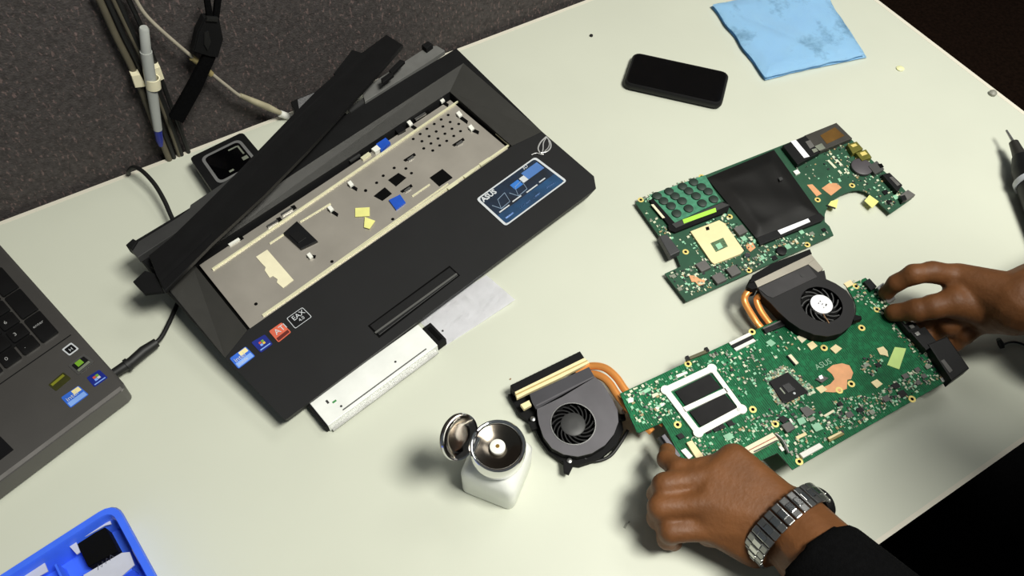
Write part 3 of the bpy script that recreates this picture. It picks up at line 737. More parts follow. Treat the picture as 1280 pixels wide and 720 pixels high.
wallcable(U_([(155, -30), (172, 0), (245, 165), (320, 330), (390, 500), (445, 660), (490, 800)]), .0026, rubber, 'black cable in the middle of the bundle on the partition')
wallcable(U_([(205, -30), (220, 0), (280, 130), (345, 300), (415, 490), (480, 660), (520, 780)]), .0024, rubber, 'black cable, rightmost of the bundle on the partition')
t = wallcable([(166, -12), (171, 2), (185, 22), (213, 48), (246, 76), (262, 90), (283, 107), (302, 121), (330, 133), (345, 139), (362, 147)], .0019, greycable, 'pale grey cable hanging across the partition behind the black strap', Y=YW-.006)
Z = Fr(t) if 'rz' in t else None
def loc_in(t, v): return v - Vector(t.location)
for a_, b_, r in (((240, 72), (249, 79), .0034), ((258, 87), (264, 93), .0034)):
    tube('sleeve', t, [loc_in(t, PW(*a_, YW-.006)), loc_in(t, PW(*b_, YW-.006))], r, M('tan_sleeve', '#8f8258', .6, vary=.2), 10, up=(0, 1, 0))
tube('sleeve', t, [loc_in(t, PW(*k, YW-.006)) for k in ((300, 119), (318, 127), (335, 134), (350, 141))], [.0026, .0036, .0040, .0028], M('cream_sleeve', '#a59e84', .6, vary=.2), 12, up=(0, 1, 0))
tube('connector', t, [loc_in(t, PW(*k, YW-.006)) for k in ((350, 142), (364, 147))], .0042, whitep, 10, up=(0, 1, 0))
# adhesive clip with a pen in it
t = thing('adhesive_clip', 'white plastic adhesive clip holding the pen on the partition', 'clip', PW(184, 98, YW)); 
def wp(t, pxs, Y, thick, name, mat, bevel=.0004):
    pts = [PW(x, y, Y)-Vector(t.location) for x, y in pxs]; bm = bmesh.new()
    f = [bm.verts.new(p) for p in pts]; b = [bm.verts.new(p+Vector((0, thick, 0))) for p in pts]; n = len(pts)
    fs = [bm.faces.new(f), bm.faces.new(b[::-1])]
    for i in range(n): fs.append(bm.faces.new((f[i], b[i], b[(i+1) % n], f[(i+1) % n])))
    if bevel: bmesh.ops.bevel(bm, geom=list(fs[0].edges), offset=bevel, segments=2, affect='EDGES')
    return bm_obj(name, bm, mat, t)
wp(t, U_([(232, 342), (270, 335), (300, 390), (250, 396)]), YW-.009, .009, 'base_plate', ivory); wp(t, U_([(325, 312), (360, 300), (380, 356), (345, 372)]), YW-.009, .009, 'base_plate', ivory)
pc = PW(100+328/3.6, 372/3.6, YW-.013)-Vector(t.location)
bm = bmesh.new(); lathe_bm(bm, [(.0062, -.006), (.0074, -.006), (.0074, .006), (.0062, .006), (.0062, -.006)], 20, cap=False)
pd = (PW(100+350/3.6, 580/3.6, YW-.013)-PW(100+288/3.6, 140/3.6, YW-.013)).normalized()
bmesh.ops.transform(bm, matrix=Matrix.Translation(pc) @ pd.to_track_quat('Z', 'Y').to_matrix().to_4x4(), verts=bm.verts)
bm_obj('ring', bm, ivory, t, 40)
t = thing('pen', 'translucent white pen with a blue tip held in the clip on the partition', 'pen', PW(100+360/3.6, 650/3.6, YW-.013))
def pw(x, y): return PW(100+x/3.6, y/3.6, YW-.013)-Vector(t.location)
penb = M('translucent_white', '#a9aca8', .35, vary=.05)
tube('cap', t, [pw(286, 122), pw(288, 130), pw(298, 235)], [.0036, .0046, .0050], penb, 14, up=(0, 1, 0))
tube('barrel', t, [pw(297, 232), pw(316, 350), pw(350, 582)], [.0058, .0058, .0046], penb, 14, up=(0, 1, 0))
tube('tip', t, [pw(350, 582), pw(358, 630), pw(364, 656)], [.0042, .0040, .0022], M('blue_tip', '#1c2a8c', .4), 12, up=(0, 1, 0))
# black strap with buckle
t = thing('cable_strap', 'black webbing strap with buckle hanging on the partition', 'strap', PW(222, 140, YW-.012))
wp(t, U_([(556, -30), (583, -30), (603, 90), (575, 100)]), YW-.014, .004, 'webbing', cloth_black); wp(t, U_([(612, -30), (642, -30), (626, 95), (600, 92)]), YW-.014, .004, 'webbing', cloth_black)
wp(t, U_([(560, 85), (628, 88), (646, 180), (622, 262), (585, 258), (510, 235), (528, 150)]), YW-.018, .010, 'buckle', blackm, .0012)
wp(t, U_([(560, 250), (612, 262), (545, 410), (465, 555), (405, 530), (480, 400)]), YW-.016, .005, 'webbing_tail', cloth_black)
wp(t, U_([(572, 78), (622, 82), (620, 100), (568, 96)]), YW-.020, .003, 'keeper_loop', rubber)
wp(t, U_([(560, 150), (578, 140), (590, 190), (575, 230), (558, 200)]), YW-.0195, .0016, 'buckle_prong', rubber)
# black lead looping over the back edge of the table
t = thing('black_lead', 'black lead looping over the back edge of the table to the laptop', 'cable', P(200, 240, 0)); Z = Fr(t)
tube('cord', t, spline([Z.w(p) for p in (PW(150, 250, YB+.004), PW(160, 222, YB+.003), P(161, 214, .012), P(167, 209, .020), P(178, 214, .024), P(193, 230, .022), P(205, 250, .020), P(213, 268, .018), P(224, 292, .016))], 6), .0024, rubber, 10)

# ================================================================== CIRCUIT BOARDS
rng = random.Random(3)
def inpoly(p, poly):
    c = False; n = len(poly)
    for i in range(n):
        a, b = poly[i], poly[i-1]
        if (a[1] > p[1]) != (b[1] > p[1]) and p[0] < (b[0]-a[0])*(p[1]-a[1])/(b[1]-a[1])+a[0]: c = not c
    return c
def smd(T, h, regions, avoid, ang_):
    """tiny soldered components, too small to tell apart"""
    bm = bmesh.new()
    for poly, n, wts in regions:
        xs = [p[0] for p in poly]; ys = [p[1] for p in poly]
        for k in range(int(n*1.7)):
            for _ in range(20):
                x, y = rng.uniform(min(xs), max(xs)), rng.uniform(min(ys), max(ys))
                if inpoly((x, y), poly) and not any(inpoly((x, y), a) for a in avoid): break
            else: continue
            q = T.uv(x, y, h); mi = rng.choices(range(5), wts)[0]
            s = rng.choice(((.0010, .0006), (.0012, .0007), (.0016, .0009), (.0022, .0013), (.0030, .0014), (.0016, .0016), (.0028, .0022)))
            hh = rng.uniform(.0005, .0013)
            box_bm(bm, (q.x, q.y, h+hh/2), (s[0], s[1], hh), ang_ + rng.choice((0, math.pi/2)), mi)
    o = bm_obj('small_components', bm, smd_mats, T.e); o['kind'] = 'stuff'; return o
def pcb_body(T, px, h, thick=.0016):
    bm = bmesh.new(); prism_bm(bm, [T.uv(x, y, h) for x, y in px], thick)
    for f in bm.faces: f.material_index = 0 if f.normal.z > .5 else (0 if f.normal.z < -.5 else 1)
    o = bm_obj('circuit_board', bm, [pcb, pcbedge], T.e); return o
rm = ring_mesh('screw_ring', .0034, .0016, .0004, gold); rhole = lathe('screw_hole', None, [(.0016, 0), (.0016, .0002)], void, 12)
RM, RH = rm.data, rhole.data; bpy.data.objects.remove(rm); bpy.data.objects.remove(rhole)
def rings(T, pts, h, sc=1.0):
    for x, y in pts:
        q = T.uv(x, y, h); o = bpy.data.objects.new('screw_ring', RM); COL.objects.link(o); o.parent = T.e; o.location = q; o.scale = (sc, sc, 1)
        c = bpy.data.objects.new('screw_hole', RH); COL.objects.link(c); c.parent = o
def sqp(x, y, r, a=.43):
    """pixel square round (x,y) with board-aligned sides of half length r"""
    ux, uy = (math.cos(a)*r, -math.sin(a)*r); vx, vy = (.60*r, .74*r)
    return [(x-ux-vx, y-uy-vy), (x+ux-vx, y+uy-vy), (x+ux+vx, y+uy+vy), (x-ux+vx, y-uy+vy)]
def rcp(x, y, ra, rb, a=.43):
    ux, uy = (math.cos(a)*ra, -math.sin(a)*ra); vx, vy = (.62*rb, .78*rb)
    return [(x-ux-vx, y-uy-vy), (x+ux-vx, y+uy-vy), (x+ux+vx, y+uy+vy), (x-ux+vx, y-uy+vy)]

# ---- board 1, flat on the table
a = P(794, 254, .006); b = P(1046, 153, .006); th1 = math.atan2(b.y-a.y, b.x-a.x)
t = thing('motherboard', 'green motherboard with black film and cream processor socket lying flat by itself', 'circuit board', (a.x, a.y, .0), th1); G = Fr(t)
h = .0070
out1 = [(794, 253), (1046, 155), (1068, 178), (1095, 205), (1126, 232), (1140, 248), (1113, 267), (1097, 252), (1083, 240), (1074, 237.5), (1066, 238), (1055, 242), (1044, 248), (1035, 257), (1031, 268), (1031, 277), (1037, 283), (1042, 294),
        (858, 377), (831, 342), (851, 333), (846, 321), (836, 311), (826, 298)]
pcb_body(G, out1, h)
for x, y in ((.02, -.02), (.25, -.02), (.02, -.10), (.15, -.11), (.26, -.09)): lathe('standoff', t, [(.002, .0), (.002, .0056)], steel, 8, (x, y, 0))
def p1(name, px, dz, thick, mat, bevel=0, par=None, label=None, inset=0): return pp(name, G, px, h+dz, thick, mat, bevel, par, label, inset)
C1 = lambda l: [(785+x/8, 210+y/8) for x, y in l]
cb = p1('capacitor_bank', C1([(225, 265), (770, 70), (930, 330), (440, 560)]), .0022, .0022, M('module_green', '#3f7f62', .5, vary=.3, scale=200), label='raised green module with round capacitors')
p1('bank_rail', C1([(215, 320), (250, 305), (480, 560), (430, 600)]), .0034, .0034, blackm); p1('bank_rail', C1([(400, 575), (960, 330), (1020, 370), (1000, 430), (470, 640), (410, 620)]), .0036, .0036, blackm, .0004)
p1('bank_strip', C1([(440, 560), (940, 345), (1015, 370), (480, 600)]), .0042, .001, darkgrey)
cm = lathe('capacitor', cb, [(.0052, 0), (.0052, .0016), (.0046, .0020)], capm, 18)
for k, (x, y) in enumerate([(290, 285), (410, 240), (545, 190), (655, 147), (355, 335), (470, 287), (605, 235), (735, 195), (430, 385), (540, 335), (680, 285), (800, 240), (485, 460), (605, 410), (740, 358), (855, 318)]):
    q = G.uv(785+x/8, 210+y/8, h+.0022)
    if k == 0: cm.location = q
    else: copyo(cm, cb, q)
p1('lime_label', C1([(545, 515), (875, 397), (885, 437), (560, 555)]), .0048, .0004, limet)
p1('white_strip', C1([(230, 365), (255, 362), (370, 495), (345, 500)]), .0042, .0008, ivory)
C2 = lambda l: [(820+x/5.333, 280+y/5.333) for x, y in l]
sk = p1('processor_socket', [(863, 289), (899, 275), (906, 279), (930, 313), (926, 317), (893, 330), (889, 327)], .0030, .0030, creamp, .0004, label='cream processor socket')
p1('socket_window', [(888, 304), (904, 297), (910, 308), (895, 315)], .0032, .0004, M('socket_window_green', '#4f6a4a', .6, vary=.5, scale=500), par=sk)
p1('socket_window_bar', [(894, 306), (900, 303), (904, 309), (898, 312)], .0034, .0003, M('smd_mint', '#8fc4a2'), par=sk)
p1('socket_notch', [(882, 284), (886, 283), (887, 287), (883, 288)], .0033, .0004, void, par=sk)
# black film with soft wrinkles
fq = [G.uv(x, y, h+.004) for x, y in ((947, 298), (1026, 267), (968, 186), (884, 221))]
from mathutils import noise
bm = bmesh.new(); n = 26; g = [[None]*(n+1) for _ in range(n+1)]
for i in range(n+1):
    for j in range(n+1):
        s, tt = i/n, j/n; p = quadmap(fq, s, tt); e = min(s, 1-s, tt, 1-tt)
        p.z = h+.0024+.0030*min(1, e*7) + .0016*noise.noise(Vector((p.x*40, p.y*22, 2)))*min(1, e*5)+.0004*math.sin(11*(tt+.5*s)+2*s)*min(1, e*5)
        g[i][j] = bm.verts.new(p)
for i in range(n):
    for j in range(n): bm.faces.new((g[i][j], g[i+1][j], g[i+1][j+1], g[i][j+1]))
bnd = [e for e in bm.edges if e.is_boundary]
r_ = bmesh.ops.extrude_edge_only(bm, edges=bnd)
for v in [k for k in r_['geom'] if isinstance(k, bmesh.types.BMVert)]: v.co.z = h
bm_obj('insulating_film', bm, film, t, 60, 'wrinkled black insulating film')
p1('memory_slot', [(946, 297), (1025, 266), (1031, 272), (1027, 276), (950, 306)], .0040, .0040, blackp, .0004)
p1('slot_label', [(972, 288), (1010, 273), (1013, 277), (976, 293)], .0046, .0006, paper)
p1('film_stud', [(973, 222), (977, 221), (979, 224), (975, 226)], .0075, .0012, darkgrey)
C3 = lambda l: [(960+x/5.14, 140+y/5.14) for x, y in l]
cs = p1('card_slot', C3([(95, 215), (240, 150), (335, 258), (190, 338)]), .0065, .0065, blackp, .0006)
p1('slot_label', C3([(145, 188), (180, 180), (268, 285), (232, 295)]), .0068, .0004, paper, par=cs)
p1('slot_contact', C3([(240, 190), (270, 180), (300, 220), (270, 235)]), .0067, .0004, indm, par=cs); p1('slot_contact', C3([(280, 240), (310, 232), (322, 250), (295, 262)]), .0067, .0004, MATS['smd_grey'], par=cs)
cg = p1('card_cage', C3([(235, 150), (440, 68), (542, 168), (338, 252)]), .0060, .0060, M('cage_grey', '#4d4a45', .45, .5, vary=.15), .0006, label='metal card reader cage')
p1('cage_film', C3([(335, 150), (430, 97), (492, 152), (378, 205)]), .0063, .0004, M('brown_film', '#5e4216', .4, vary=.3), par=cg); p1('cage_tab', C3([(300, 220), (345, 200), (370, 232), (330, 248)]), .0063, .0004, M('smd_grey', '#858a7c'), par=cg)
p1('usb_port', C3([(510, 208), (570, 188), (612, 235), (545, 268)]), .0060, .0060, olive, .0006); p1('usb_port', C3([(565, 262), (630, 238), (668, 290), (605, 312)]), .0060, .0060, olive, .0006)
for q in (C3([(530, 212), (562, 202), (575, 215), (545, 226)]), C3([(590, 262), (622, 252), (640, 270), (605, 282)])): p1('port_spring', q, .0063, .0004, gold)
q = G.uv(1076, 211, h); lathe('coin_battery', t, [(.0115, 0), (.0120, .001), (.0120, .0040), (.0110, .0046)], M('battery_wrap', '#4c484c', .5, vary=.1), 28, q, label='dark wrapped coin battery')
p1('audio_jack', C3([(645, 345), (700, 312), (748, 365), (690, 400)]), .0055, .0055, M('jack_grey', '#565654', .4, .4), .0006)
p1('audio_jack_hole', C3([(705, 335), (730, 330), (745, 352), (722, 360)]), .0057, .0005, void)
p1('display_port', C3([(733, 400), (782, 388), (865, 468), (832, 512)]), .0065, .0065, blackp, .0008); p1('display_port_shell', C3([(780, 420), (800, 414), (850, 465), (832, 475)]), .0068, .0004, indm)
p1('power_jack', C3([(845, 535), (900, 498), (948, 530), (890, 565)]), .0050, .0050, indm, .0006); p1('power_jack', C3([(850, 540), (880, 530), (895, 560), (865, 575)]), .0056, .0056, chipm, .0006)
p1('yellow_pad', C3([(620, 570), (652, 533), (712, 575), (670, 617)]), .0010, .0006, yellowt); p1('yellow_pad', C3([(383, 602), (405, 572), (452, 560), (440, 618)]), .0008, .0006, yellowt)
p1('pad_wire', C3([(375, 600), (378, 595), (436, 615), (433, 622)]), .0014, .0008, rubber)
p1('copper_pad', C3([(345, 490), (395, 455), (445, 458), (472, 485), (405, 537)]), .0004, .0004, copperpad); p1('copper_pad', C3([(250, 468), (285, 464), (345, 525), (312, 542)]), .0004, .0004, copperpad)
p1('copper_pad', C2([(218, 340), (262, 345), (290, 365), (328, 372), (322, 400), (285, 412), (262, 385), (238, 385)]), .0006, .0006, copperpad); p1('copper_pad', C2([(598, 140), (645, 122), (664, 158), (630, 185), (606, 165)]), .0005, .0005, copperpad)
rings(G, [(1065, 232), (1022, 250), (857, 315), (936, 338), (1009, 306), (801, 250), (912, 271), (877, 221)], h)
dc = p1('side_connector', C2([(20, 78), (75, 68), (162, 180), (95, 212)]), .0080, .0080, M('connector_dark', '#3a3a3c', .5, vary=.1), .0008)
for (x, y, r) in ((879, 332, 6.5), (899, 347, 6.5), (917, 338, 6.5), (926, 287, 6)): p1('inductor', sqp(x, y, r), .0045, .0045, indm, .0004)
q = G.uv(933, 322, h); lathe('can_capacitor', t, [(.0032, 0), (.0032, .0045), (.0026, .005)], chrome, 16, q)
lathe('dark_coil', t, [(.0055, 0), (.0055, .0028), (.0040, .0032)], chipm, 18, G.uv(976, 315, h))
for q in (C3([(380, 312), (392, 306), (440, 355), (428, 362)]), C3([(410, 286), (422, 280), (482, 340), (468, 348)]), C3([(447, 378), (458, 372), (478, 392), (466, 400)]), C3([(487, 366), (500, 360), (526, 392), (512, 400)])): p1('white_component', q, .0008, .0008, smd_mats[0])
p1('white_component', sqp(996, 215, 3), .002, .002, whitep)
for x, y, r in ((968, 322, 3), (985, 308, 3.2), (1002, 290, 2.5), (1030, 287, 2.2), (1015, 292, 2.5), (952, 322, 3), (905, 288, 3), (912, 294, 3.5), (930, 298, 3), (1112, 252, 3), (1120, 246, 3), (1107, 240, 3), (850, 361, 2.5), (842, 345, 2.5)):
    p1('small_chip', sqp(x, y, r), .0012, .0012, rng.choice((chipm, smd_mats[2], smd_mats[4])))
av = [[(863, 289), (899, 275), (930, 313), (893, 330)], C1([(225, 265), (770, 70), (1010, 400), (440, 640)]), [(947, 304), (1030, 272), (968, 186), (884, 221)], C3([(95, 215), (440, 68), (542, 168), (190, 338)])]
smd(G, h, [([(806, 264), (815, 262), (848, 308), (838, 316)], 26, (4, 1, 2, 1, 3)), ([(835, 343), (936, 300), (1040, 290), (860, 373)], 190, (4, 2, 3, 2, 4)), ([(1028, 190), (1060, 178), (1130, 240), (1112, 264), (1070, 232)], 110, (4, 2, 3, 2, 3)),
           ([(850, 300), (890, 335), (930, 310), (945, 300), (905, 265)], 70, (4, 2, 3, 1, 4)), ([(800, 247), (880, 217), (890, 225), (810, 256)], 24, (4, 1, 2, 1, 3)), ([(985, 200), (1045, 190), (1060, 235), (1010, 225)], 22, (4, 1, 1, 1, 3))], av, 0)

# ---- board 2, held in both hands, 3 cm above the table
HB = .030
a = P(775, 492, HB); b = P(1082, 347, HB); th2 = math.atan2(b.y-a.y, b.x-a.x)
t = thing('motherboard', 'green motherboard with white processor bracket held up in both hands', 'circuit board', (a.x, a.y, HB), th2); G2 = Fr(t)
h = 0.0
fc = P(1027, 381, HB)
arc = []
for k in range(13):
    a_ = math.radians(205+k*11.5)
    arc.append(a_)
fu = G2.w(fc)
pts = [G2.uv(x, y, 0) for x, y in ((775, 492), (979, 396))]
for k in range(15):      # bay cut for the fan
    a_ = math.radians(190+k*11.5); pts.append(Vector((fu.x+.034*math.cos(a_), fu.y+.032*math.sin(a_), 0)))
pts += [G2.uv(x, y, 0) for x, y in ((1058, 358), (1082, 347), (1100, 367), (1190, 468), (1186, 475), (991, 587), (972, 566), (872, 612), (833, 537), (828, 528), (799, 541), (796, 540))]
bm = bmesh.new(); prism_bm(bm, pts, .0016)
for f in bm.faces: f.normal_update(); f.material_index = 0 if abs(f.normal.z) > .5 else 1
bm_obj('circuit_board', bm, [pcb, pcbedge], t)
def p2(name, px, dz, thick, mat, bevel=0, par=None, label=None, inset=0): return pp(name, G2, px, dz, thick, mat, bevel, par, label, inset)
D4 = lambda l: [(770+x/5.54, 430+y/5.54) for x, y in l]
D6 = lambda l: [(900+x/7.2, 400+y/7.2) for x, y in l]
D7 = lambda l: [(900+x/6, 480+y/6) for x, y in l]
DR = lambda l: [(980+x/3.79, 330+y/3.79) for x, y in l]
# bracket
wb = M('white_bracket', '#e9e9e0', .4, .15, vary=.03)
bo = [G2.uv(x, y, .0025) for x, y in D4([(345, 318), (665, 168), (872, 450), (570, 612)])]
par_ = thing('x', 'x', 'x'); bpy.data.objects.remove(par_)
bm = bmesh.new()
W1 = [G2.uv(x, y, .0025) for x, y in D4([(410, 325), (650, 205), (730, 300), (485, 425)])]
W2 = [G2.uv(x, y, .0025) for x, y in D4([(510, 465), (755, 340), (838, 440), (590, 567)])]
def bar3(p, q, w): 
    d = (q-p).normalized(); s = Vector((-d.y, d.x, 0))*w/2; prism_bm(bm, [p-s, q-s, q+s, p+s], .0025)
oc = [G2.uv(x, y, .0025) for x, y in D4([(378, 310), (655, 180), (860, 452), (572, 598)])]
for i, w_ in ((0, .0060), (1, .0046), (2, .0060), (3, .0058)): bar3(bo[i], bo[(i+1) % 4], w_)
bar3(G2.uv(*D4([(470, 455)])[0], .0025), G2.uv(*D4([(765, 318)])[0], .0025), .0048)
for p in bo: prism_bm(bm, [Vector((p.x+.0046*math.cos(k*math.pi/8), p.y+.0046*math.sin(k*math.pi/8), p.z+.0002)) for k in range(16)], .0027)
brk = bm_obj('processor_bracket', bm, wb, t, label='white metal processor bracket')
for W3 in (W1, W2):
    q = [p+Vector((0, 0, -.0008)) for p in W3]; prism('bracket_window', G2, q, .0010, M('window_film', '#0e0d0e', .3, vary=.4, scale=90, spec=.15), 0, brk)
lathe('bracket_screw', brk, [(.0016, .0027), (.0016, .0030)], steel, 10, G2.uv(*D4([(845, 462)])[0], 0))
rings(G2, [(860, 455), (847, 531), (940, 415), (1030, 435), (941, 512), (969, 530), (999, 577), (1140, 499), (1070, 358), (1096, 387), (1077, 410), (1064, 480), (1049, 488)], .0001)
fx = p2('ribbon_connector', D6([(80, 205), (265, 115), (325, 180), (145, 275)]), .0012, .0012, chipm)
p2('connector_bar', D6([(80, 203), (262, 113), (285, 135), (100, 225)]), .0022, .0022, whitep, par=fx); p2('connector_bar', D6([(125, 255), (300, 168), (325, 188), (148, 278)]), .0022, .0022, whitep, par=fx)
p2('dark_socket', D6([(390, 80), (568, 0), (590, 45), (410, 118)]), .0032, .0032, chipm, .0004)
p2('socket_edge', D6([(385, 70), (560, -5), (566, 5), (392, 82)]), .0036, .0036, indm)
p2('edge_connector', D4([(485, 95), (630, 35), (640, 55), (495, 112)]), .0030, .0030, M('connector_olive', '#57543a', .5, vary=.2), .0003)
for q in ([(480, 85), (500, 78), (515, 105), (492, 115)], [(612, 25), (632, 20), (648, 45), (630, 55)]): p2('connector_latch', D4(q), .0036, .0036, chipm)
p2('chip_substrate', D6([(400, 520), (590, 415), (820, 640), (610, 745), (520, 745)]), .0006, .0006, M('substrate', '#4f7459', .5, vary=.35, scale=400))
ch = p2('controller_chip', D6([(442, 552), (608, 468), (795, 645), (600, 745), (565, 742)]), .0022, .0018, M('chip_gloss', '#0e0d0f', .4, vary=.2, spec=.2), .0003)
p2('chip_die', D6([(560, 590), (620, 565), (680, 625), (615, 655)]), .0027, .0006, M('die', '#161518', .25, spec=.3), par=ch)
p2('chip_print', D6([(535, 612), (545, 607), (590, 660), (580, 666)]), .0024, .0002, MATS['smd_grey'], par=ch); lathe('chip_dot', ch, [(.0012, .0022), (.0012, .0025)], inkw, 10, G2.uv(992, 493, 0))
p2('copper_pad', DR([(203, 500), (232, 478), (275, 470), (310, 480), (328, 515), (318, 545), (300, 548), (298, 590), (270, 603), (235, 608), (195, 605), (190, 582), (220, 568), (240, 545), (228, 522)]), .0004, .0004, copperpad, label='bare copper patch')
p2('cream_tag', DR([(150, 587), (182, 573), (205, 595), (175, 613)]), .0006, .0006, creamp)
p2('grey_component', DR([(150, 545), (178, 525), (212, 540), (180, 562)]), .0022, .0022, indm, .0003); p2('grey_component', DR([(165, 532), (178, 526), (186, 540), (172, 545)]), .0026, .0026, chrome)
o0 = G2.uv(1021.5, 462.5, .0002); e0 = G2.uv(1049, 449.5, .0002); exx = (e0-o0).normalized()
text('lettering', t, 'ASUS', .0078, M('silkscreen', '#8fb89a', .6), o0, exx, Vector((-exx.y, exx.x, 0)))
p2('pale_green_label', DR([(525, 393), (579, 400), (546, 499), (489, 478)]), .0006, .0006, palegreen)
for poly, mm in (([(440, 400), (470, 390), (490, 412), (495, 440), (480, 432), (455, 428)], creamp), ([(412, 560), (440, 545), (468, 568), (440, 588)], creamp), ([(218, 400), (245, 380), (275, 400), (245, 425)], creamp),
                 ([(108, 380), (135, 365), (160, 388), (130, 408)], creamp), ([(60, 345), (85, 333), (108, 355), (85, 375)], ivory), ([(283, 92), (315, 75), (332, 95), (300, 112)], creamp), ([(740, 540), (760, 532), (775, 548), (752, 560)], whitep)):
    p2('pad_component', DR(poly), .0012, .0012, mm)
p2('mint_component', D6([(412, 200), (455, 172), (503, 208), (460, 240)]), .0012, .0012, smd_mats[4]); p2('bar_component', D6([(610, 318), (640, 305), (710, 385), (685, 402)]), .0022, .0022, ivory, .0003)
p2('bar_component', D6([(600, 322), (612, 316), (684, 400), (672, 404)]), .0020, .0020, chipm)
sl = p2('card_slot', D7([(165, 485), (395, 362), (440, 415), (250, 520), (190, 510)]), .0042, .0042, ivory, .0004, label='ivory card slot')
p2('slot_line', D7([(215, 495), (415, 393), (419, 398), (219, 500)]), .0045, .0004, M('slot_red', '#a8543e', .6), par=sl); p2('slot_line', D7([(250, 505), (425, 418), (430, 424), (256, 512)]), .0045, .0004, darkgrey, par=sl)
tube('slot_latch', sl, spline([G2.uv(x, y, .0035) for x, y in D7([(415, 372), (450, 400), (480, 440), (500, 480), (515, 520)])], 4), .0012, steel, 8)
p2('white_connector', D7([(595, 520), (745, 440), (778, 470), (625, 555)]), .0040, .0040, whitep, .0005); p2('white_component', D7([(440, 470), (460, 462), (485, 495), (465, 505)]), .002, .002, whitep)
oc_ = p2('olive_connector', D7([(805, 400), (905, 350), (937, 375), (825, 432)]), .0030, .0030, M('olive_pale', '#8a7f4a', .5, vary=.2), .0004); p2('connector_bar', D7([(808, 402), (905, 354), (915, 364), (820, 415)]), .0034, .0006, creamp, par=oc_)
for poly, mm, hh in (([(460, 305), (525, 278), (568, 330), (505, 365)], indm, .004), ([(432, 258), (475, 235), (520, 262), (480, 298)], chipm, .002), ([(600, 185), (650, 165), (720, 210), (650, 250)], indm, .002),
                     ([(685, 310), (740, 285), (778, 335), (720, 358)], smd_mats[4], .002), ([(565, 395), (640, 360), (655, 380), (580, 415)], creamp, .002), ([(775, 235), (850, 190), (862, 205), (790, 248)], ivory, .002), ([(660, 260), (700, 240), (720, 262), (680, 285)], smd_mats[2], .0016),
                     ([(575, 265), (625, 245), (650, 285), (600, 310)], smd_mats[4], .0014), ([(30, 385), (75, 362), (108, 400), (62, 425)], smd_mats[4], .0012), ([(515, 262), (530, 255), (550, 285), (535, 292)], whitep, .002)):
    p2('square_component', D7(poly), hh, hh, mm, .0002)
p2('edge_plug', [(827, 545), (831, 542), (851, 569), (847, 573)], .0055, .0070, M('plug_grey', '#6c6a72', .45, vary=.1), .0005, label='grey plug on the left edge'); p2('edge_plug_base', [(822, 547), (829, 544), (849, 573), (843, 577)], .0022, .0040, chipm)
p2('cream_connector', [(858, 553), (865, 550), (882, 573), (873, 577)], .0030, .0030, creamp, .0004); p2('white_component', [(851, 563), (857, 560), (866, 570), (861, 574)], .002, .002, whitep)
for poly in ([(165, 335), (225, 300), (245, 318), (185, 350)], [(245, 350), (285, 335), (298, 350), (258, 368)], [(415, 215), (490, 188), (498, 202), (425, 235)], [(85, 375), (120, 370), (122, 400), (85, 408)], [(270, 440), (330, 405), (345, 415), (285, 455)]):
    p2('white_component', D4(poly), .0010, .0010, rng.choice((whitep, smd_mats[0], smd_mats[4])))
# right edge: ports in black and steel
p2('usb_port', [(1096, 359), (1104, 353), (1120, 373), (1110, 379)], .0055, .0055, steel, .0005); p2('usb_port_mouth', [(1100, 358), (1104, 355), (1116, 371), (1112, 374)], .0058, .0004, darkgrey)
p2('black_block', [(1080, 352), (1087, 348), (1096, 358), (1089, 363)], .004, .004, chipm)
p2('side_port', [(1116, 390), (1128, 385), (1152, 412), (1140, 420)], .0075, .0075, blackp, .0006); p2('side_port', [(1138, 415), (1156, 408), (1172, 428), (1158, 438)], .0090, .0090, blackp, .0006)
vp = p2('display_port', [(1160, 430), (1184, 420), (1212, 460), (1190, 476)], .0100, .0130, blackp, .0012); p2('port_stripe', [(1176, 451), (1180, 449), (1191, 463), (1187, 466)], .0103, .0004, indm, par=vp)
for (x, y) in ((1133, 401), (1140, 408), (1147, 417)): p2('metal_tab', sqp(x, y, 2.5), .0100, .003, steel)
for x, y, r in ((1132, 470, 3.5), (1148, 478, 3), (1120, 482, 4), (1108, 498, 4), (1128, 492, 4.5), (1160, 458, 3), (1155, 470, 3), (1098, 456, 3), (1083, 456, 2.5), (1075, 512, 3.5), (1050, 505, 3), (1090, 515, 3), (1062, 518, 4), (1147, 462, 3)):
    p2('small_chip', sqp(x, y, r), .0013, .0013, rng.choice((chipm, indm, chipm, smd_mats[2])))
for x, y in ((851, 545), (885, 538), (895, 536), (902, 533), (913, 529)): p2('small_chip', sqp(x, y, 3.6), .0016, .0016, chipm)
p2('pale_chip', sqp(910, 546, 4.2), .001, .001, smd_mats[4])
av = [D4([(320, 300), (665, 140), (900, 450), (560, 640)]), D6([(442, 552), (608, 468), (795, 645), (600, 745)]), DR([(150, 470), (340, 440), (340, 610), (150, 615)]), D7([(165, 485), (395, 362), (440, 415), (250, 520)]),
      DR([(489, 393), (579, 393), (579, 499), (489, 499)])]
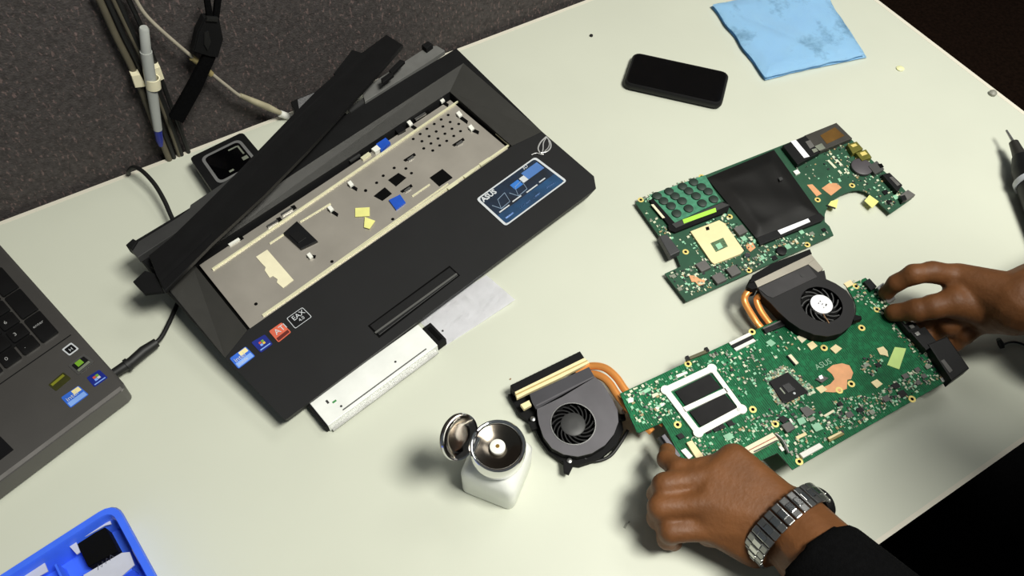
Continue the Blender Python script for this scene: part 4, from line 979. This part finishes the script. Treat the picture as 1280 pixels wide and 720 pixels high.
smd(G2, 0, [([(780, 492), (870, 452), (850, 530), (830, 526), (800, 536)], 110, (5, 1, 2, 2, 5)), ([(865, 452), (945, 420), (960, 470), (925, 500)], 90, (4, 2, 3, 1, 4)), (D6([(370, 500), (600, 395), (860, 640), (600, 790), (500, 760)]), 150, (5, 2, 3, 2, 3)),
            ([(930, 520), (1010, 500), (1060, 520), (1040, 555), (1000, 575), (975, 560)], 150, (4, 3, 4, 2, 4)), ([(1040, 500), (1100, 490), (1140, 462), (1180, 470), (1090, 525), (1050, 545)], 210, (5, 3, 4, 2, 3)),
            ([(1060, 352), (1082, 349), (1115, 385), (1105, 395), (1068, 375)], 50, (5, 2, 3, 1, 4)), ([(1120, 395), (1185, 465), (1170, 470), (1110, 410)], 60, (3, 3, 3, 1, 1)), ([(880, 545), (940, 520), (970, 535), (920, 560)], 45, (3, 1, 2, 1, 5)),
            ([(950, 412), (1000, 410), (1010, 440), (965, 450)], 22, (4, 1, 1, 1, 4)), ([(1080, 440), (1105, 450), (1095, 470), (1075, 465)], 30, (3, 2, 4, 2, 1)), ([(855, 545), (880, 575), (900, 560), (880, 545)], 20, (4, 1, 2, 1, 4))], av, 0)
# cooler plates under the board
box('cooler_plate', t, (.060, -.055, -.0055), (.055, .055, .006), steel, bevel=.0006, label='metal cooler plate under the board')
box('cooler_plate', t, (.150, -.055, -.0055), (.050, .050, .006), steel, bevel=.0006, label='metal cooler plate under the board')

# ================================================================== COOLING FANS
def fan(T, ctr, R, r_in, nblade, ztop, zbot, hubmat, bladem, hubr, lab=None):
    """rotor with separate blades round a hub"""
    hub = lathe('hub', T.e, [(hubr, zbot+.002), (hubr, ztop-.0012), (hubr*.9, ztop-.0006), (hubr*.3, ztop-.0004)], hubmat, 28, (ctr.x, ctr.y, 0), 40)
    bm = bmesh.new()
    prof = []
    for k in range(7):
        s = k/6; rr_ = hubr*.97+(R-hubr*.97)*s; aa = .75*s; prof.append((rr_*math.cos(aa), rr_*math.sin(aa)))
    for k in range(6):
        (x0, y0), (x1, y1) = prof[k], prof[k+1]
        vs_ = [bm.verts.new(p) for p in ((x0, y0, zbot+.002), (x1, y1, zbot+.002), (x1, y1, ztop-.0016), (x0, y0, ztop-.0016))]; bm.faces.new(vs_)
    bmesh.ops.remove_doubles(bm, verts=bm.verts, dist=1e-6); bmesh.ops.solidify(bm, geom=bm.faces[:], thickness=.0011)
    bl = bm_obj('blade', bm, bladem, T.e); bl.location = (ctr.x, ctr.y, 0)
    for k in range(1, nblade): copyo(bl, T.e, (ctr.x, ctr.y, 0), 2*math.pi*k/nblade)
    return hub
def housing(T, outline, ctr, hole_r, ztop, zbot, mat, rim, name='top_plate', thick=.0012, floor_mat=None):
    """flat plate with a round opening: outline bridged to the hole"""
    n = 64
    def ray(a_):
        d = Vector((math.cos(a_), math.sin(a_))); best = None
        for i in range(len(outline)):
            p, q = outline[i], outline[(i+1) % len(outline)]; e = Vector((q.x-p.x, q.y-p.y)); w_ = Vector((p.x-ctr.x, p.y-ctr.y))
            den = d.x*e.y-d.y*e.x
            if abs(den) < 1e-12: continue
            tt = (w_.x*e.y-w_.y*e.x)/den; u = (w_.x*d.y-w_.y*d.x)/den
            if tt > 0 and -1e-6 <= u <= 1+1e-6 and (best is None or tt > best): best = tt
        return best
    angs = sorted(set([2*math.pi*k/n for k in range(n)] + [math.atan2(p.y-ctr.y, p.x-ctr.x) % (2*math.pi) for p in outline]))
    ou = []; inn = []
    for a_ in angs:
        r = ray(a_) or hole_r*1.2
        ou.append(Vector((ctr.x+r*math.cos(a_), ctr.y+r*math.sin(a_), ztop))); inn.append(Vector((ctr.x+hole_r*math.cos(a_), ctr.y+hole_r*math.sin(a_), ztop)))
    bm = bmesh.new(); frame_bm(bm, ou, inn, thick); pl = bm_obj(name, bm, mat, T.e, 40)
    if rim:
        bm = bmesh.new(); lathe_bm(bm, [(hole_r-.0003, 0), (hole_r-.0003, .0005), (hole_r+.0005, .0005), (hole_r+.0005, 0), (hole_r-.0003, 0)], 48, (ctr.x, ctr.y, ztop), cap=False); bm_obj('opening_rim', bm, rim, pl, 40)
    sc = .985
    bm = bmesh.new()
    lo_ = [Vector((ctr.x+(p.x-ctr.x)*sc, ctr.y+(p.y-ctr.y)*sc, ztop-thick)) for p in ou]; l2 = [Vector((ctr.x+(p.x-ctr.x)*(sc-.04), ctr.y+(p.y-ctr.y)*(sc-.04), ztop-thick)) for p in ou]
    frame_bm(bm, lo_, l2, ztop-thick-zbot); bm_obj('side_wall', bm, blackm, T.e, 40)
    bm = bmesh.new(); prism_bm(bm, [Vector((p.x, p.y, zbot+.0014)) for p in lo_], .0014); bm_obj('base_plate', bm, floor_mat or blackm, T.e)
    return pl
# ---- fan 1: silver, lying on the table left of the held board
z0 = 0
t = thing('cooling_fan', 'silver blower fan with cream-edged fins and copper pipes between bottle and board', 'cooling fan', P(716, 529, 0)); A1 = Fr(t)
E1 = lambda l: [(620+x/4, 420+y/4) for x, y in l]
zt = .0185
ol = [A1.uv(x, y, zt) for x, y in E1([(205, 365), (330, 305), (495, 205), (530, 235), (575, 300), (608, 370), (612, 430), (590, 490), (545, 545), (480, 585), (410, 602), (340, 592), (280, 560), (238, 505), (215, 440), (207, 395)])]
ctr = A1.uv(716.5, 529.5, zt)
rr0 = (A1.uv(744, 527, zt)-ctr).length
housing(A1, ol, ctr, rr0, zt, .003, gunmetal, steel)
fan(A1, ctr, rr0*.97, 0, 17, zt, .003, darkgrey, blackp, rr0*.56)
def e1(name, l, dz, th_, m_, bv=0, par=None, label=None): return prism(name, A1, [A1.uv(x, y, dz) for x, y in E1(l)], th_, m_, bv, par, label)
e1('shell_with_shadow', [(60, 290), (120, 395), (185, 440), (215, 510), (265, 580), (335, 632), (420, 645), (520, 612), (600, 545), (638, 470), (625, 400), (560, 290), (300, 250)], .0085, .0065, blackm, .0005)  # black outline spread wide: side wall plus the shadow beside it
e1('fin_block', [(72, 245), (420, 75), (442, 108), (92, 280)], .0205, .0180, blackm, .0006)
for k in range(16):
    s = (k+.5)/16; p = A1.uv(620+(72+348*s)/4, 420+(245-170*s)/4, .0204); q = A1.uv(620+(90+350*s)/4, 420+(275-170*s)/4, .0204)
    d = (q-p).normalized(); s_ = Vector((-d.y, d.x, 0))*.0003; prism('fin', A1, [p-s_, q-s_, q+s_, p+s_], .0008, darkgrey)
e1('cream_strip', [(90, 268), (440, 108), (468, 132), (330, 205), (150, 290), (105, 312)], .0200, .0040, creamp, .0004); e1('cream_strip', [(122, 342), (165, 320), (178, 345), (140, 366)], .0190, .0040, creamp, .0003)
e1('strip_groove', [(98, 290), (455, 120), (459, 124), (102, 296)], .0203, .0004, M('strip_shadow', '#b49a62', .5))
e1('foil_tape', [(168, 290), (465, 155), (492, 203), (200, 366), (180, 330)], .0198, .0008, M('tape_grey', '#3a393e', .45, .1, vary=.15, scale=30), label='dark grey tape over the duct')
e1('duct', [(170, 292), (463, 158), (490, 203), (202, 362)], .0188, .0150, blackm)
e1('foil_crease', [(200, 345), (488, 200), (492, 206), (203, 352)], .0200, .0003, gunmetal)
for l in ([(160, 425), (205, 425), (210, 460), (180, 470)], [(335, 620), (365, 615), (385, 650), (365, 690), (340, 680)], [(612, 388), (645, 390), (650, 415), (615, 422)]): e1('screw_tab', l, .0120, .0040, blackm, .0006)
for x, y in ((182, 443), (362, 650), (632, 405)): lathe('screw', t, [(.0024, .012), (.0024, .0135), (.0014, .0140)], steel, 12, A1.uv(620+x/4, 420+y/4, 0))
tube('fan_wire', t, spline([A1.uv(620+x/4, 420+y/4, z) for x, y, z in ((660, 470, .010), (625, 530, .006), (570, 600, .004), (500, 625, .004), (440, 612, .008))], 6), .0016, rubber, 8)
def pipe(T, pts, r): return tube('heat_pipe', T.e, spline([T.w(p) for p in pts], 8), r, copperpipe, 12, .75)
def e1w(x, y, z): return P(620+x/4, 420+y/4, z)
pipe(A1, [e1w(400, 185, .010), e1w(465, 152, .014), e1w(540, 158, .018), e1w(600, 205, .020), e1w(650, 275, .0215), P(800, 506, .0215), P(830, 530, .0215)], .0038)
pipe(A1, [e1w(410, 222, .010), e1w(475, 192, .014), e1w(530, 205, .018), e1w(570, 240, .020), e1w(610, 300, .0215), P(789, 515, .0215), P(815, 540, .0215)], .0038)
# ---- fan 2: black, in the bay of the held board
t = thing('cooling_fan', 'black blower fan with white round hub sticker set into the held board', 'cooling fan', P(1020, 385, .0305)); A2 = Fr(t)
E2 = lambda l: [(910+x/5.54, 310+y/5.54) for x, y in l]
zt = .0125
ol = [A2.uv(x, y, zt) for x, y in E2([(240, 330), (205, 275), (560, 112), (625, 165), (668, 155), (680, 215), (745, 245), (820, 295), (868, 365), (880, 455), (850, 540), (780, 592), (690, 612), (600, 600), (500, 560), (420, 505), (350, 440), (300, 385)])]
ctr = A2.uv(1027, 380, zt); r2_ = (A2.uv(1052.5, 379, zt)-ctr).length
fanb = M('fan_black', '#1d1c1d', .5, spec=.3, vary=.12, scale=30)
housing(A2, ol, ctr, r2_, zt, .0005, fanb, None)
hub = fan(A2, ctr, r2_*.97, 0, 13, zt, .0005, blackp, M('blade_grey', '#3a3a3a', .45), r2_*.58)
st = lathe('hub_sticker', t, [(r2_*.53, zt-.0004), (r2_*.53, zt)], paper, 32, (ctr.x, ctr.y, 0), label='white round hub sticker')
bm = bmesh.new()
for x, y, sx, sy in ((-.002, .002, .0016, .0008), (.001, .003, .0012, .0010), (.0005, -.0005, .0020, .0007), (.003, -.003, .0026, .0012), (-.001, -.004, .0010, .0008)): box_bm(bm, (ctr.x+x, ctr.y+y, zt+.0001), (sx, sy, .0002), .5)
bm_obj('sticker_print', bm, darkgrey, st)
def e2(name, l, dz, th_, m_, bv=0, par=None, label=None): return prism(name, A2, [A2.uv(x, y, dz) for x, y in E2(l)], th_, m_, bv, par, label)
e2('fin_block', [(150, 240), (170, 185), (300, 110), (568, 5), (582, 38), (190, 228)], .0140, .0160, blackm, .0006)
e2('fin_block_end', [(135, 270), (150, 215), (195, 232), (205, 275), (165, 285)], .0125, .0140, blackm, .0006)
for k in range(14):
    s = (k+.5)/14; p = A2.uv(910+(172+390*s)/5.54, 310+(190-180*s)/5.54, .0139); q = A2.uv(910+(192+385*s)/5.54, 310+(228-190*s)/5.54, .0139)
    d = (q-p).normalized(); s_ = Vector((-d.y, d.x, 0))*.0003; prism('fin', A2, [p-s_, q-s_, q+s_, p+s_], .0006, darkgrey)
e2('silver_strip', [(183, 228), (575, 42), (600, 75), (555, 112), (205, 272)], .0136, .0030, M('brushed_silver', '#aaa497', .4, .5, vary=.06), .0003); e2('silver_strip', [(575, 42), (660, 145), (625, 167), (553, 110)], .0130, .0030, M('brushed_silver', '#aaa497'), .0003)
e2('duct_cover', [(210, 278), (555, 118), (618, 200), (310, 345), (270, 330)], .0131, .0006, M('tape_black', '#2e2c2d', .38, vary=.3, scale=50))
e2('screw_tab', [(860, 455), (925, 470), (930, 490), (870, 505)], .0110, .0060, blackm, .0008); lathe('stud', t, [(.0022, zt), (.0022, zt+.001)], darkgrey, 12, A2.uv(910+485/5.54, 310+240/5.54, 0))
tube('rotor_wire', t, [A2.uv(910+x/5.54, 310+y/5.54, zt+.0006) for x, y in ((660, 455), (672, 480), (688, 500), (700, 522))], .0006, M('tan_wire', '#8a6b4c', .6), 6)
def e2w(x, y, z): return P(910+x/5.54, 310+y/5.54, z)
pipe(A2, [e2w(250, 255, .036), e2w(175, 280, .036), e2w(125, 320, .034), e2w(120, 380, .030), e2w(190, 500, .027), e2w(235, 560, .0245), P(972, 440, .0240), P(985, 462, .024)], .0034)
pipe(A2, [e2w(280, 300, .036), e2w(222, 330, .036), e2w(200, 360, .032), e2w(225, 430, .029), e2w(285, 515, .0265), P(972, 415, .0245), P(990, 440, .024), P(1000, 458, .024)], .0034)

# ================================================================== SCREWDRIVER, SCREWS, CRUMBS
t = thing('electric_screwdriver', 'black powered screwdriver with thin metal bit at the right edge of the table', 'screwdriver', P(1290, 250, 0)); X = Fr(t)
d0 = [P(1258, 163, .021), P(1267, 178, .021), P(1275, 196, .020), P(1300, 250, .019), P(1322, 305, .0185), P(1332, 335, .0185)]
d0 = [X.w(p) for p in d0]
tube('bit', t, [d0[0], d0[1]], [.0012, .0018], steel, 10)
tube('chuck', t, [d0[1], d0[1]*.5+d0[2]*.5, d0[2]], [.0050, .0060, .0075], M('chuck_grey', '#3c3a36', .4, .5), 16)
tube('handle', t, [d0[2], d0[2]*.7+d0[3]*.3, d0[3], d0[4], d0[5]], [.0085, .0150, .0180, .0180, .0150], blackp, 24)
tube('grip_ring', t, [d0[2]*.45+d0[3]*.55, d0[2]*.35+d0[3]*.65], [.0182, .0184], M('pale_ring', '#b9bcc4', .4), 24)
o = lathe('screw', None, [(.0022, 0), (.0022, .0016), (.0012, .0022)], chipm, 12); o.location = P(739, 45, .0002); tag(o, 'tiny dark screw lying alone near the back edge of the table', 'screw')
o = lathe('clear_bead', None, [(.0030, 0), (.0034, .0010), (.0020, .0022), (.0004, .0026)], M('bead_yellow', '#e6e6b4', .3, vary=.05), 16); o.location = P(1125, 86, .0002); o.scale = (1.5, 1.5, 1); tag(o, 'small pale yellow bead right of the blue cloth', 'bead')
o = lathe('edge_bumper', None, [(.0044, 0), (.0048, .003), (.0030, .005), (.0005, .0056)], M('bumper_grey', '#8a8a80', .5), 16); o.location = P(1242, 117, 0)+Vector((-.003, 0, .0002)); tag(o, 'small grey rubber bumper on the right edge of the table', 'bumper')
bm = bmesh.new(); box_bm(bm, (0, 0, .0003), (.005, .002, .0005), .5); box_bm(bm, (.004, .001, .0003), (.002, .0012, .0005), .2); o = bm_obj('crumb', bm, M('crumb_grey', '#9a9c90', .8)); o.location = P(782, 657, .0001); tag(o, 'grey crumb on the table left of the watch hand', 'crumb')
bm = bmesh.new(); box_bm(bm, (0, 0, .0003), (.0016, .0012, .0006), .5); o = bm_obj('crumb', bm, M('crumb_brown', '#8a6a4a', .8)); o.location = P(638, 474, .0001); tag(o, 'tiny brown crumb near the fins of the silver fan', 'crumb')

t = thing('thin_lead', 'thin black lead with small plug beside the right wrist', 'cable', P(1262, 430, 0)); X = Fr(t)
tube('cord', t, spline([X.w(p) for p in (P(1252, 432, .006), P(1262, 428, .003), P(1275, 429, .002), P(1300, 440, .002))], 5), .0011, rubber, 8)
tube('plug', t, [X.w(p) for p in (P(1248, 424, .010), P(1251, 430, .006), P(1253, 435, .004))], [.0022, .0030, .0022], rubber, 10)

# ================================================================== PERSON
def sph(c, r): 
    out = []
    for i in range(1, 8):
        th_ = math.pi*i/8
        for k in range(14): a_ = 2*math.pi*k/14; out.append(c+Vector((r*math.sin(th_)*math.cos(a_), r*math.sin(th_)*math.sin(a_), r*math.cos(th_))))
    return out+[c+Vector((0, 0, r)), c-Vector((0, 0, r))]
def hull_bm(bm, balls):
    b2 = bmesh.new()
    for c, r in balls:
        for p in sph(Vector(c), r): b2.verts.new(p)
    rs = bmesh.ops.convex_hull(b2, input=b2.verts[:])
    bmesh.ops.delete(b2, geom=[v for v in b2.verts if not v.link_faces], context='VERTS')
    me = bpy.data.meshes.new('tmp'); b2.to_mesh(me); b2.free(); bm.from_mesh(me); bpy.data.meshes.remove(me)
def chain(bm, pts):
    for (a_, ra), (b_, rb) in zip(pts, pts[1:]): hull_bm(bm, [(a_, ra), (b_, rb)])
def finger(bm, pts):
    out = [pts[0]]
    for (a_, ra), (b_, rb) in zip(pts, pts[1:]): out += [((a_+b_)*.5, (ra+rb)*.5*.90), (b_, rb*1.03)]
    chain(bm, out)
def remesh(name, bm, vox, smooth, mat, parent):
    me = bpy.data.meshes.new(name); bm.to_mesh(me); bm.free(); o = bpy.data.objects.new(name, me); COL.objects.link(o)
    md = o.modifiers.new('r', 'REMESH'); md.mode = 'VOXEL'; md.voxel_size = vox; md.use_smooth_shade = True
    ms = o.modifiers.new('s', 'SMOOTH'); ms.factor = .5; ms.iterations = smooth
    m2 = bpy.data.meshes.new_from_object(o.evaluated_get(bpy.context.evaluated_depsgraph_get()))
    bpy.data.objects.remove(o); bpy.data.meshes.remove(me); m2.name = name; m2.materials.clear(); m2.materials.append(mat)
    o = bpy.data.objects.new(name, m2); COL.objects.link(o); o.parent = parent
    for p in m2.polygons: p.use_smooth = True
    return o
t = thing('person', 'person in black sleeves holding the motherboard with both hands, steel watch on one wrist', 'person', (.70, -.30, -.74)); O = Vector(t.location)
def Q(x, y, z): return P(x, y, z)-O
def Wd(x, y, z): return Vector((x, y, z))-O
bm = bmesh.new()
# torso, neck, arms (left hand = lower one in the photo)
shL, shR = Wd(.48, -.24, .27), Wd(.86, -.17, .28)
elL, elR = P(1165, 850, .10)-O, Wd(.95, .03, .16)
neck = Wd(.60, -.14, .38)
hull_bm(bm, [(Wd(.74, -.44, -.20), .13), (Wd(.65, -.42, -.15), .10), (Wd(.83, -.41, -.15), .10), (Wd(.60, -.27, .18), .10), (Wd(.78, -.24, .18), .10)])
hull_bm(bm, [(Wd(.57, -.24, .24), .08), (Wd(.76, -.20, .24), .08), (neck-Vector((0, 0, .06)), .07)]); chain(bm, [(neck-Vector((0, 0, .06)), .058), (neck+Vector((-.035, .02, .09)), .055)])
wrL = Q(988, 655, .058); wrR = Q(1268, 380, .072)
chain(bm, [(Wd(.57, -.24, .25), .075), (shL, .062), (elL, .042)]); chain(bm, [(Wd(.76, -.20, .25), .075), (shR, .062), (elR, .042)])
chain(bm, [(elL, .042), (elL*.6+wrL*.4, .040), (elL*.25+wrL*.75, .0330), (wrL, .0300)]); chain(bm, [(elR, .042), (elR*.6+wrR*.4, .037), (elR*.2+wrR*.8, .031), (wrR, .0300)])
# left hand
iM, mM, rM, pM = Q(916, 577, .056), Q(893, 594, .060), Q(882, 630, .057), Q(890, 660, .047)
hull_bm(bm, [(wrL, .0250), (Q(917, 576, .060), .0148), (mM, .0128)]); hull_bm(bm, [(wrL, .0250), (mM, .0125), (rM, .0120)]); hull_bm(bm, [(wrL, .0250), (rM, .0120), (pM, .0125)])
hull_bm(bm, [(wrL-Vector((0, 0, .006)), .022), (iM-Vector((0, 0, .012)), .012), (pM-Vector((0, 0, .012)), .012), (Q(930, 640, .034), .016)])
hull_bm(bm, [(wrL-Vector((0, 0, .004)), .025), (pM, .0125), (Q(945, 682, .040), .018), (rM-Vector((0, 0, .01)), .012)])
finger(bm, [(iM, .0122), (Q(872, 588, .056), .0102), (Q(848, 587, .052), .0100), (Q(833, 574, .044), .0086), (Q(834, 564, .036), .0074)])
finger(bm, [(mM, .0122), (Q(830, 606, .055), .0104), (Q(821, 618, .036), .0090), (Q(828, 625, .017), .0078)])
finger(bm, [(rM, .0122), (Q(825, 634, .052), .0108), (Q(822, 648, .033), .0096), (Q(830, 652, .013), .0080)])
finger(bm, [(pM, .0120), (Q(838, 664, .044), .0102), (Q(834, 674, .028), .0090), (Q(842, 678, .011), .0076)])
chain(bm, [(Q(965, 640, .042), .017), (Q(930, 608, .030), .0130), (Q(905, 592, .020), .0105), (Q(890, 580, .017), .0085)])
# right hand
iM, mM, rM, pM = Q(1196, 346, .066), Q(1206, 366, .060), Q(1216, 386, .050), Q(1228, 402, .040)
hull_bm(bm, [(wrR, .0285), (iM, .0135), (mM, .0130)]); hull_bm(bm, [(wrR, .0285), (mM, .0130), (rM, .0125)]); hull_bm(bm, [(wrR, .0285), (rM, .0125), (pM, .0120)])
finger(bm, [(iM, .0132), (Q(1165, 340, .070), .0108), (Q(1142, 343, .068), .0104), (Q(1120, 354, .054), .0090), (Q(1108, 366, .038), .0076)])
hull_bm(bm, [(Q(1240, 392, .052), .020), (Q(1196, 374, .060), .015), (Q(1200, 358, .062), .012)])
finger(bm, [(Q(1235, 388, .056), .0200), (Q(1192, 378, .060), .0150), (Q(1165, 384, .056), .0122), (Q(1146, 388, .050), .0118), (Q(1117, 391, .0375), .0088)])
finger(bm, [(mM, .0125), (Q(1172, 388, .040), .0105), (Q(1158, 400, .026), .0090), (Q(1146, 404, .022), .0078)])
finger(bm, [(rM, .0122), (Q(1185, 408, .034), .0102), (Q(1172, 418, .020), .0088), (Q(1158, 420, .018), .0075)])
finger(bm, [(pM, .0112), (Q(1205, 420, .028), .0090), (Q(1194, 430, .018), .0080), (Q(1182, 432, .015), .0068)])
# head
hc = neck+Vector((-.05, .045, .165))
hull_bm(bm, [(hc+Vector((0, -.02, .03)), .092), (hc+Vector((0, .02, .01)), .085), (hc+Vector((0, .045, -.06)), .045)]); hull_bm(bm, [(hc+Vector((0, .092, .012)), .008), (hc+Vector((0, .108, -.026)), .009), (hc+Vector((-.010, .092, -.030)), .008), (hc+Vector((.010, .092, -.030)), .008)])
hull_bm(bm, [(hc+Vector((-.016, .083, -.058)), .008), (hc+Vector((.016, .083, -.058)), .008)])
for s in (-1, 1): hull_bm(bm, [(hc+Vector((s*.093, 0, .01)), .012), (hc+Vector((s*.088, .005, -.025)), .009)])
bodyo = remesh('body', bm, .0022, 4, skin, t)
bm = bmesh.new(); hull_bm(bm, [(hc+Vector((0, -.025, .04)), .099), (hc+Vector((0, .015, .055)), .084)]); bm2 = bm
for v in bm.verts:
    if v.co.z < hc.z+.01 and v.co.y > hc.y-.02: v.co.z = hc.z+.03+(v.co.z-hc.z)*.1
remesh('hair', bm, .006, 3, M('hair_black', '#0d0b0a', .6), t)
for s in (-1, 1):
    o = lathe('eye', bodyo, [(.001, -.011), (.008, -.008), (.011, 0), (.008, .008), (.001, .011)], whitep, 14, hc+Vector((s*.033, .088, .006)), 60)
# clothes
bm = bmesh.new()
hull_bm(bm, [(Wd(.74, -.44, -.20), .15), (Wd(.65, -.42, -.15), .118), (Wd(.83, -.41, -.15), .118), (Wd(.60, -.27, .18), .115), (Wd(.78, -.24, .18), .115)]); hull_bm(bm, [(Wd(.57, -.24, .24), .092), (Wd(.76, -.20, .24), .092), (neck-Vector((0, 0, .06)), .074)])
chain(bm, [(Wd(.57, -.24, .25), .088), (shL, .074), (elL, .056)]); chain(bm, [(Wd(.76, -.20, .25), .088), (shR, .074), (elR, .056)])
def frustum(bm, p, q, r0_, r1_):
    tube_bm(bm, [p, p*.66+q*.34, p*.33+q*.67, q], [r0_, r0_*.7+r1_*.3, r0_*.35+r1_*.65, r1_], 24)
cfL = Q(1020, 700, .066); cfR = Q(1350, 392, .095)
frustum(bm, elL, cfL, .050, .0395); frustum(bm, elR, cfR, .054, .044)
remesh('shirt', bm, .005, 3, cloth_black, t)
bm = bmesh.new()
for s, kx in ((-1, .68), (1, .90)):
    chain(bm, [(Wd(.75+s*.09, -.41, -.26), .105), (Wd(kx, -.04, -.22), .075), (Wd(kx, -.04, -.62), .055)]); hull_bm(bm, [(Wd(kx, -.06, -.69), .045), (Wd(kx, .08, -.705), .032)])
hull_bm(bm, [(Wd(.66, -.41, -.26), .11), (Wd(.84, -.41, -.26), .11)])
remesh('trousers', bm, .008, 3, cloth_black, t)

# ---- wrist watch
ax = (wrL-Q(1040, 705, .066)).normalized()
wc = Q(984, 657, .056)+O
t = thing('wrist_watch', 'steel link bracelet watch on the wrist of the lower hand', 'watch', wc)
ax.normalize(); sx_ = ax.cross(Vector((0, 0, 1))).normalized(); uz = sx_.cross(ax).normalized()
RA, RB = .0375, .0345
watchm = M('watch_steel', '#8f8f8e', .28, .9, vary=.12)
NL = 30
lk = None
for k in range(NL):
    a_ = 2*math.pi*k/NL
    c = sx_*RA*math.cos(a_)+uz*RB*math.sin(a_)
    tg = (-sx_*RA*math.sin(a_)+uz*RB*math.cos(a_)).normalized(); nn = ax.cross(tg).normalized()
    if nn.dot(c) < 0: nn = -nn
    if k in (0, 1, NL-1, NL-2, NL-3): continue
    mt = Matrix((tg, ax, nn)).transposed().to_4x4()
    if lk is None:
        bm = bmesh.new(); box_bm(bm, (0, 0, 0), (.0064, .0185, .0028), bevel=.0008); lk = bm_obj('link', bm, watchm, t); ob = lk
        bm = bmesh.new(); box_bm(bm, (0, 0, .0008), (.0052, .0075, .0030), bevel=.0006); lc_ = bm_obj('link_centre', bm, M('watch_bright', '#c4c4c2', .16, 1), lk)
    else:
        ob = copyo(lk, t); copyo(lc_, ob)
    mt.translation = c; ob.matrix_local = mt
# case
a_ = -.25; c = sx_*RA*math.cos(a_)+uz*RB*math.sin(a_); tg = (-sx_*RA*math.sin(a_)+uz*RB*math.cos(a_)).normalized(); nn = ax.cross(tg).normalized()
if nn.dot(c) < 0: nn = -nn
bm = bmesh.new(); lathe_bm(bm, [(.0125, -.002), (.0145, 0), (.0145, .004), (.0128, .006), (.0120, .006)], 32); cs_ = bm_obj('case', bm, blackp, t, 40)
bm = bmesh.new(); lathe_bm(bm, [(.0118, .0056), (.0118, .0062)], 32); fc_ = bm_obj('dial', bm, glassm, cs_, 40)
mt = Matrix((tg, ax, nn)).transposed().to_4x4(); mt.translation = c; cs_.matrix_local = mt
for o in SC.objects:
    if 'rz' in o: del o['rz']
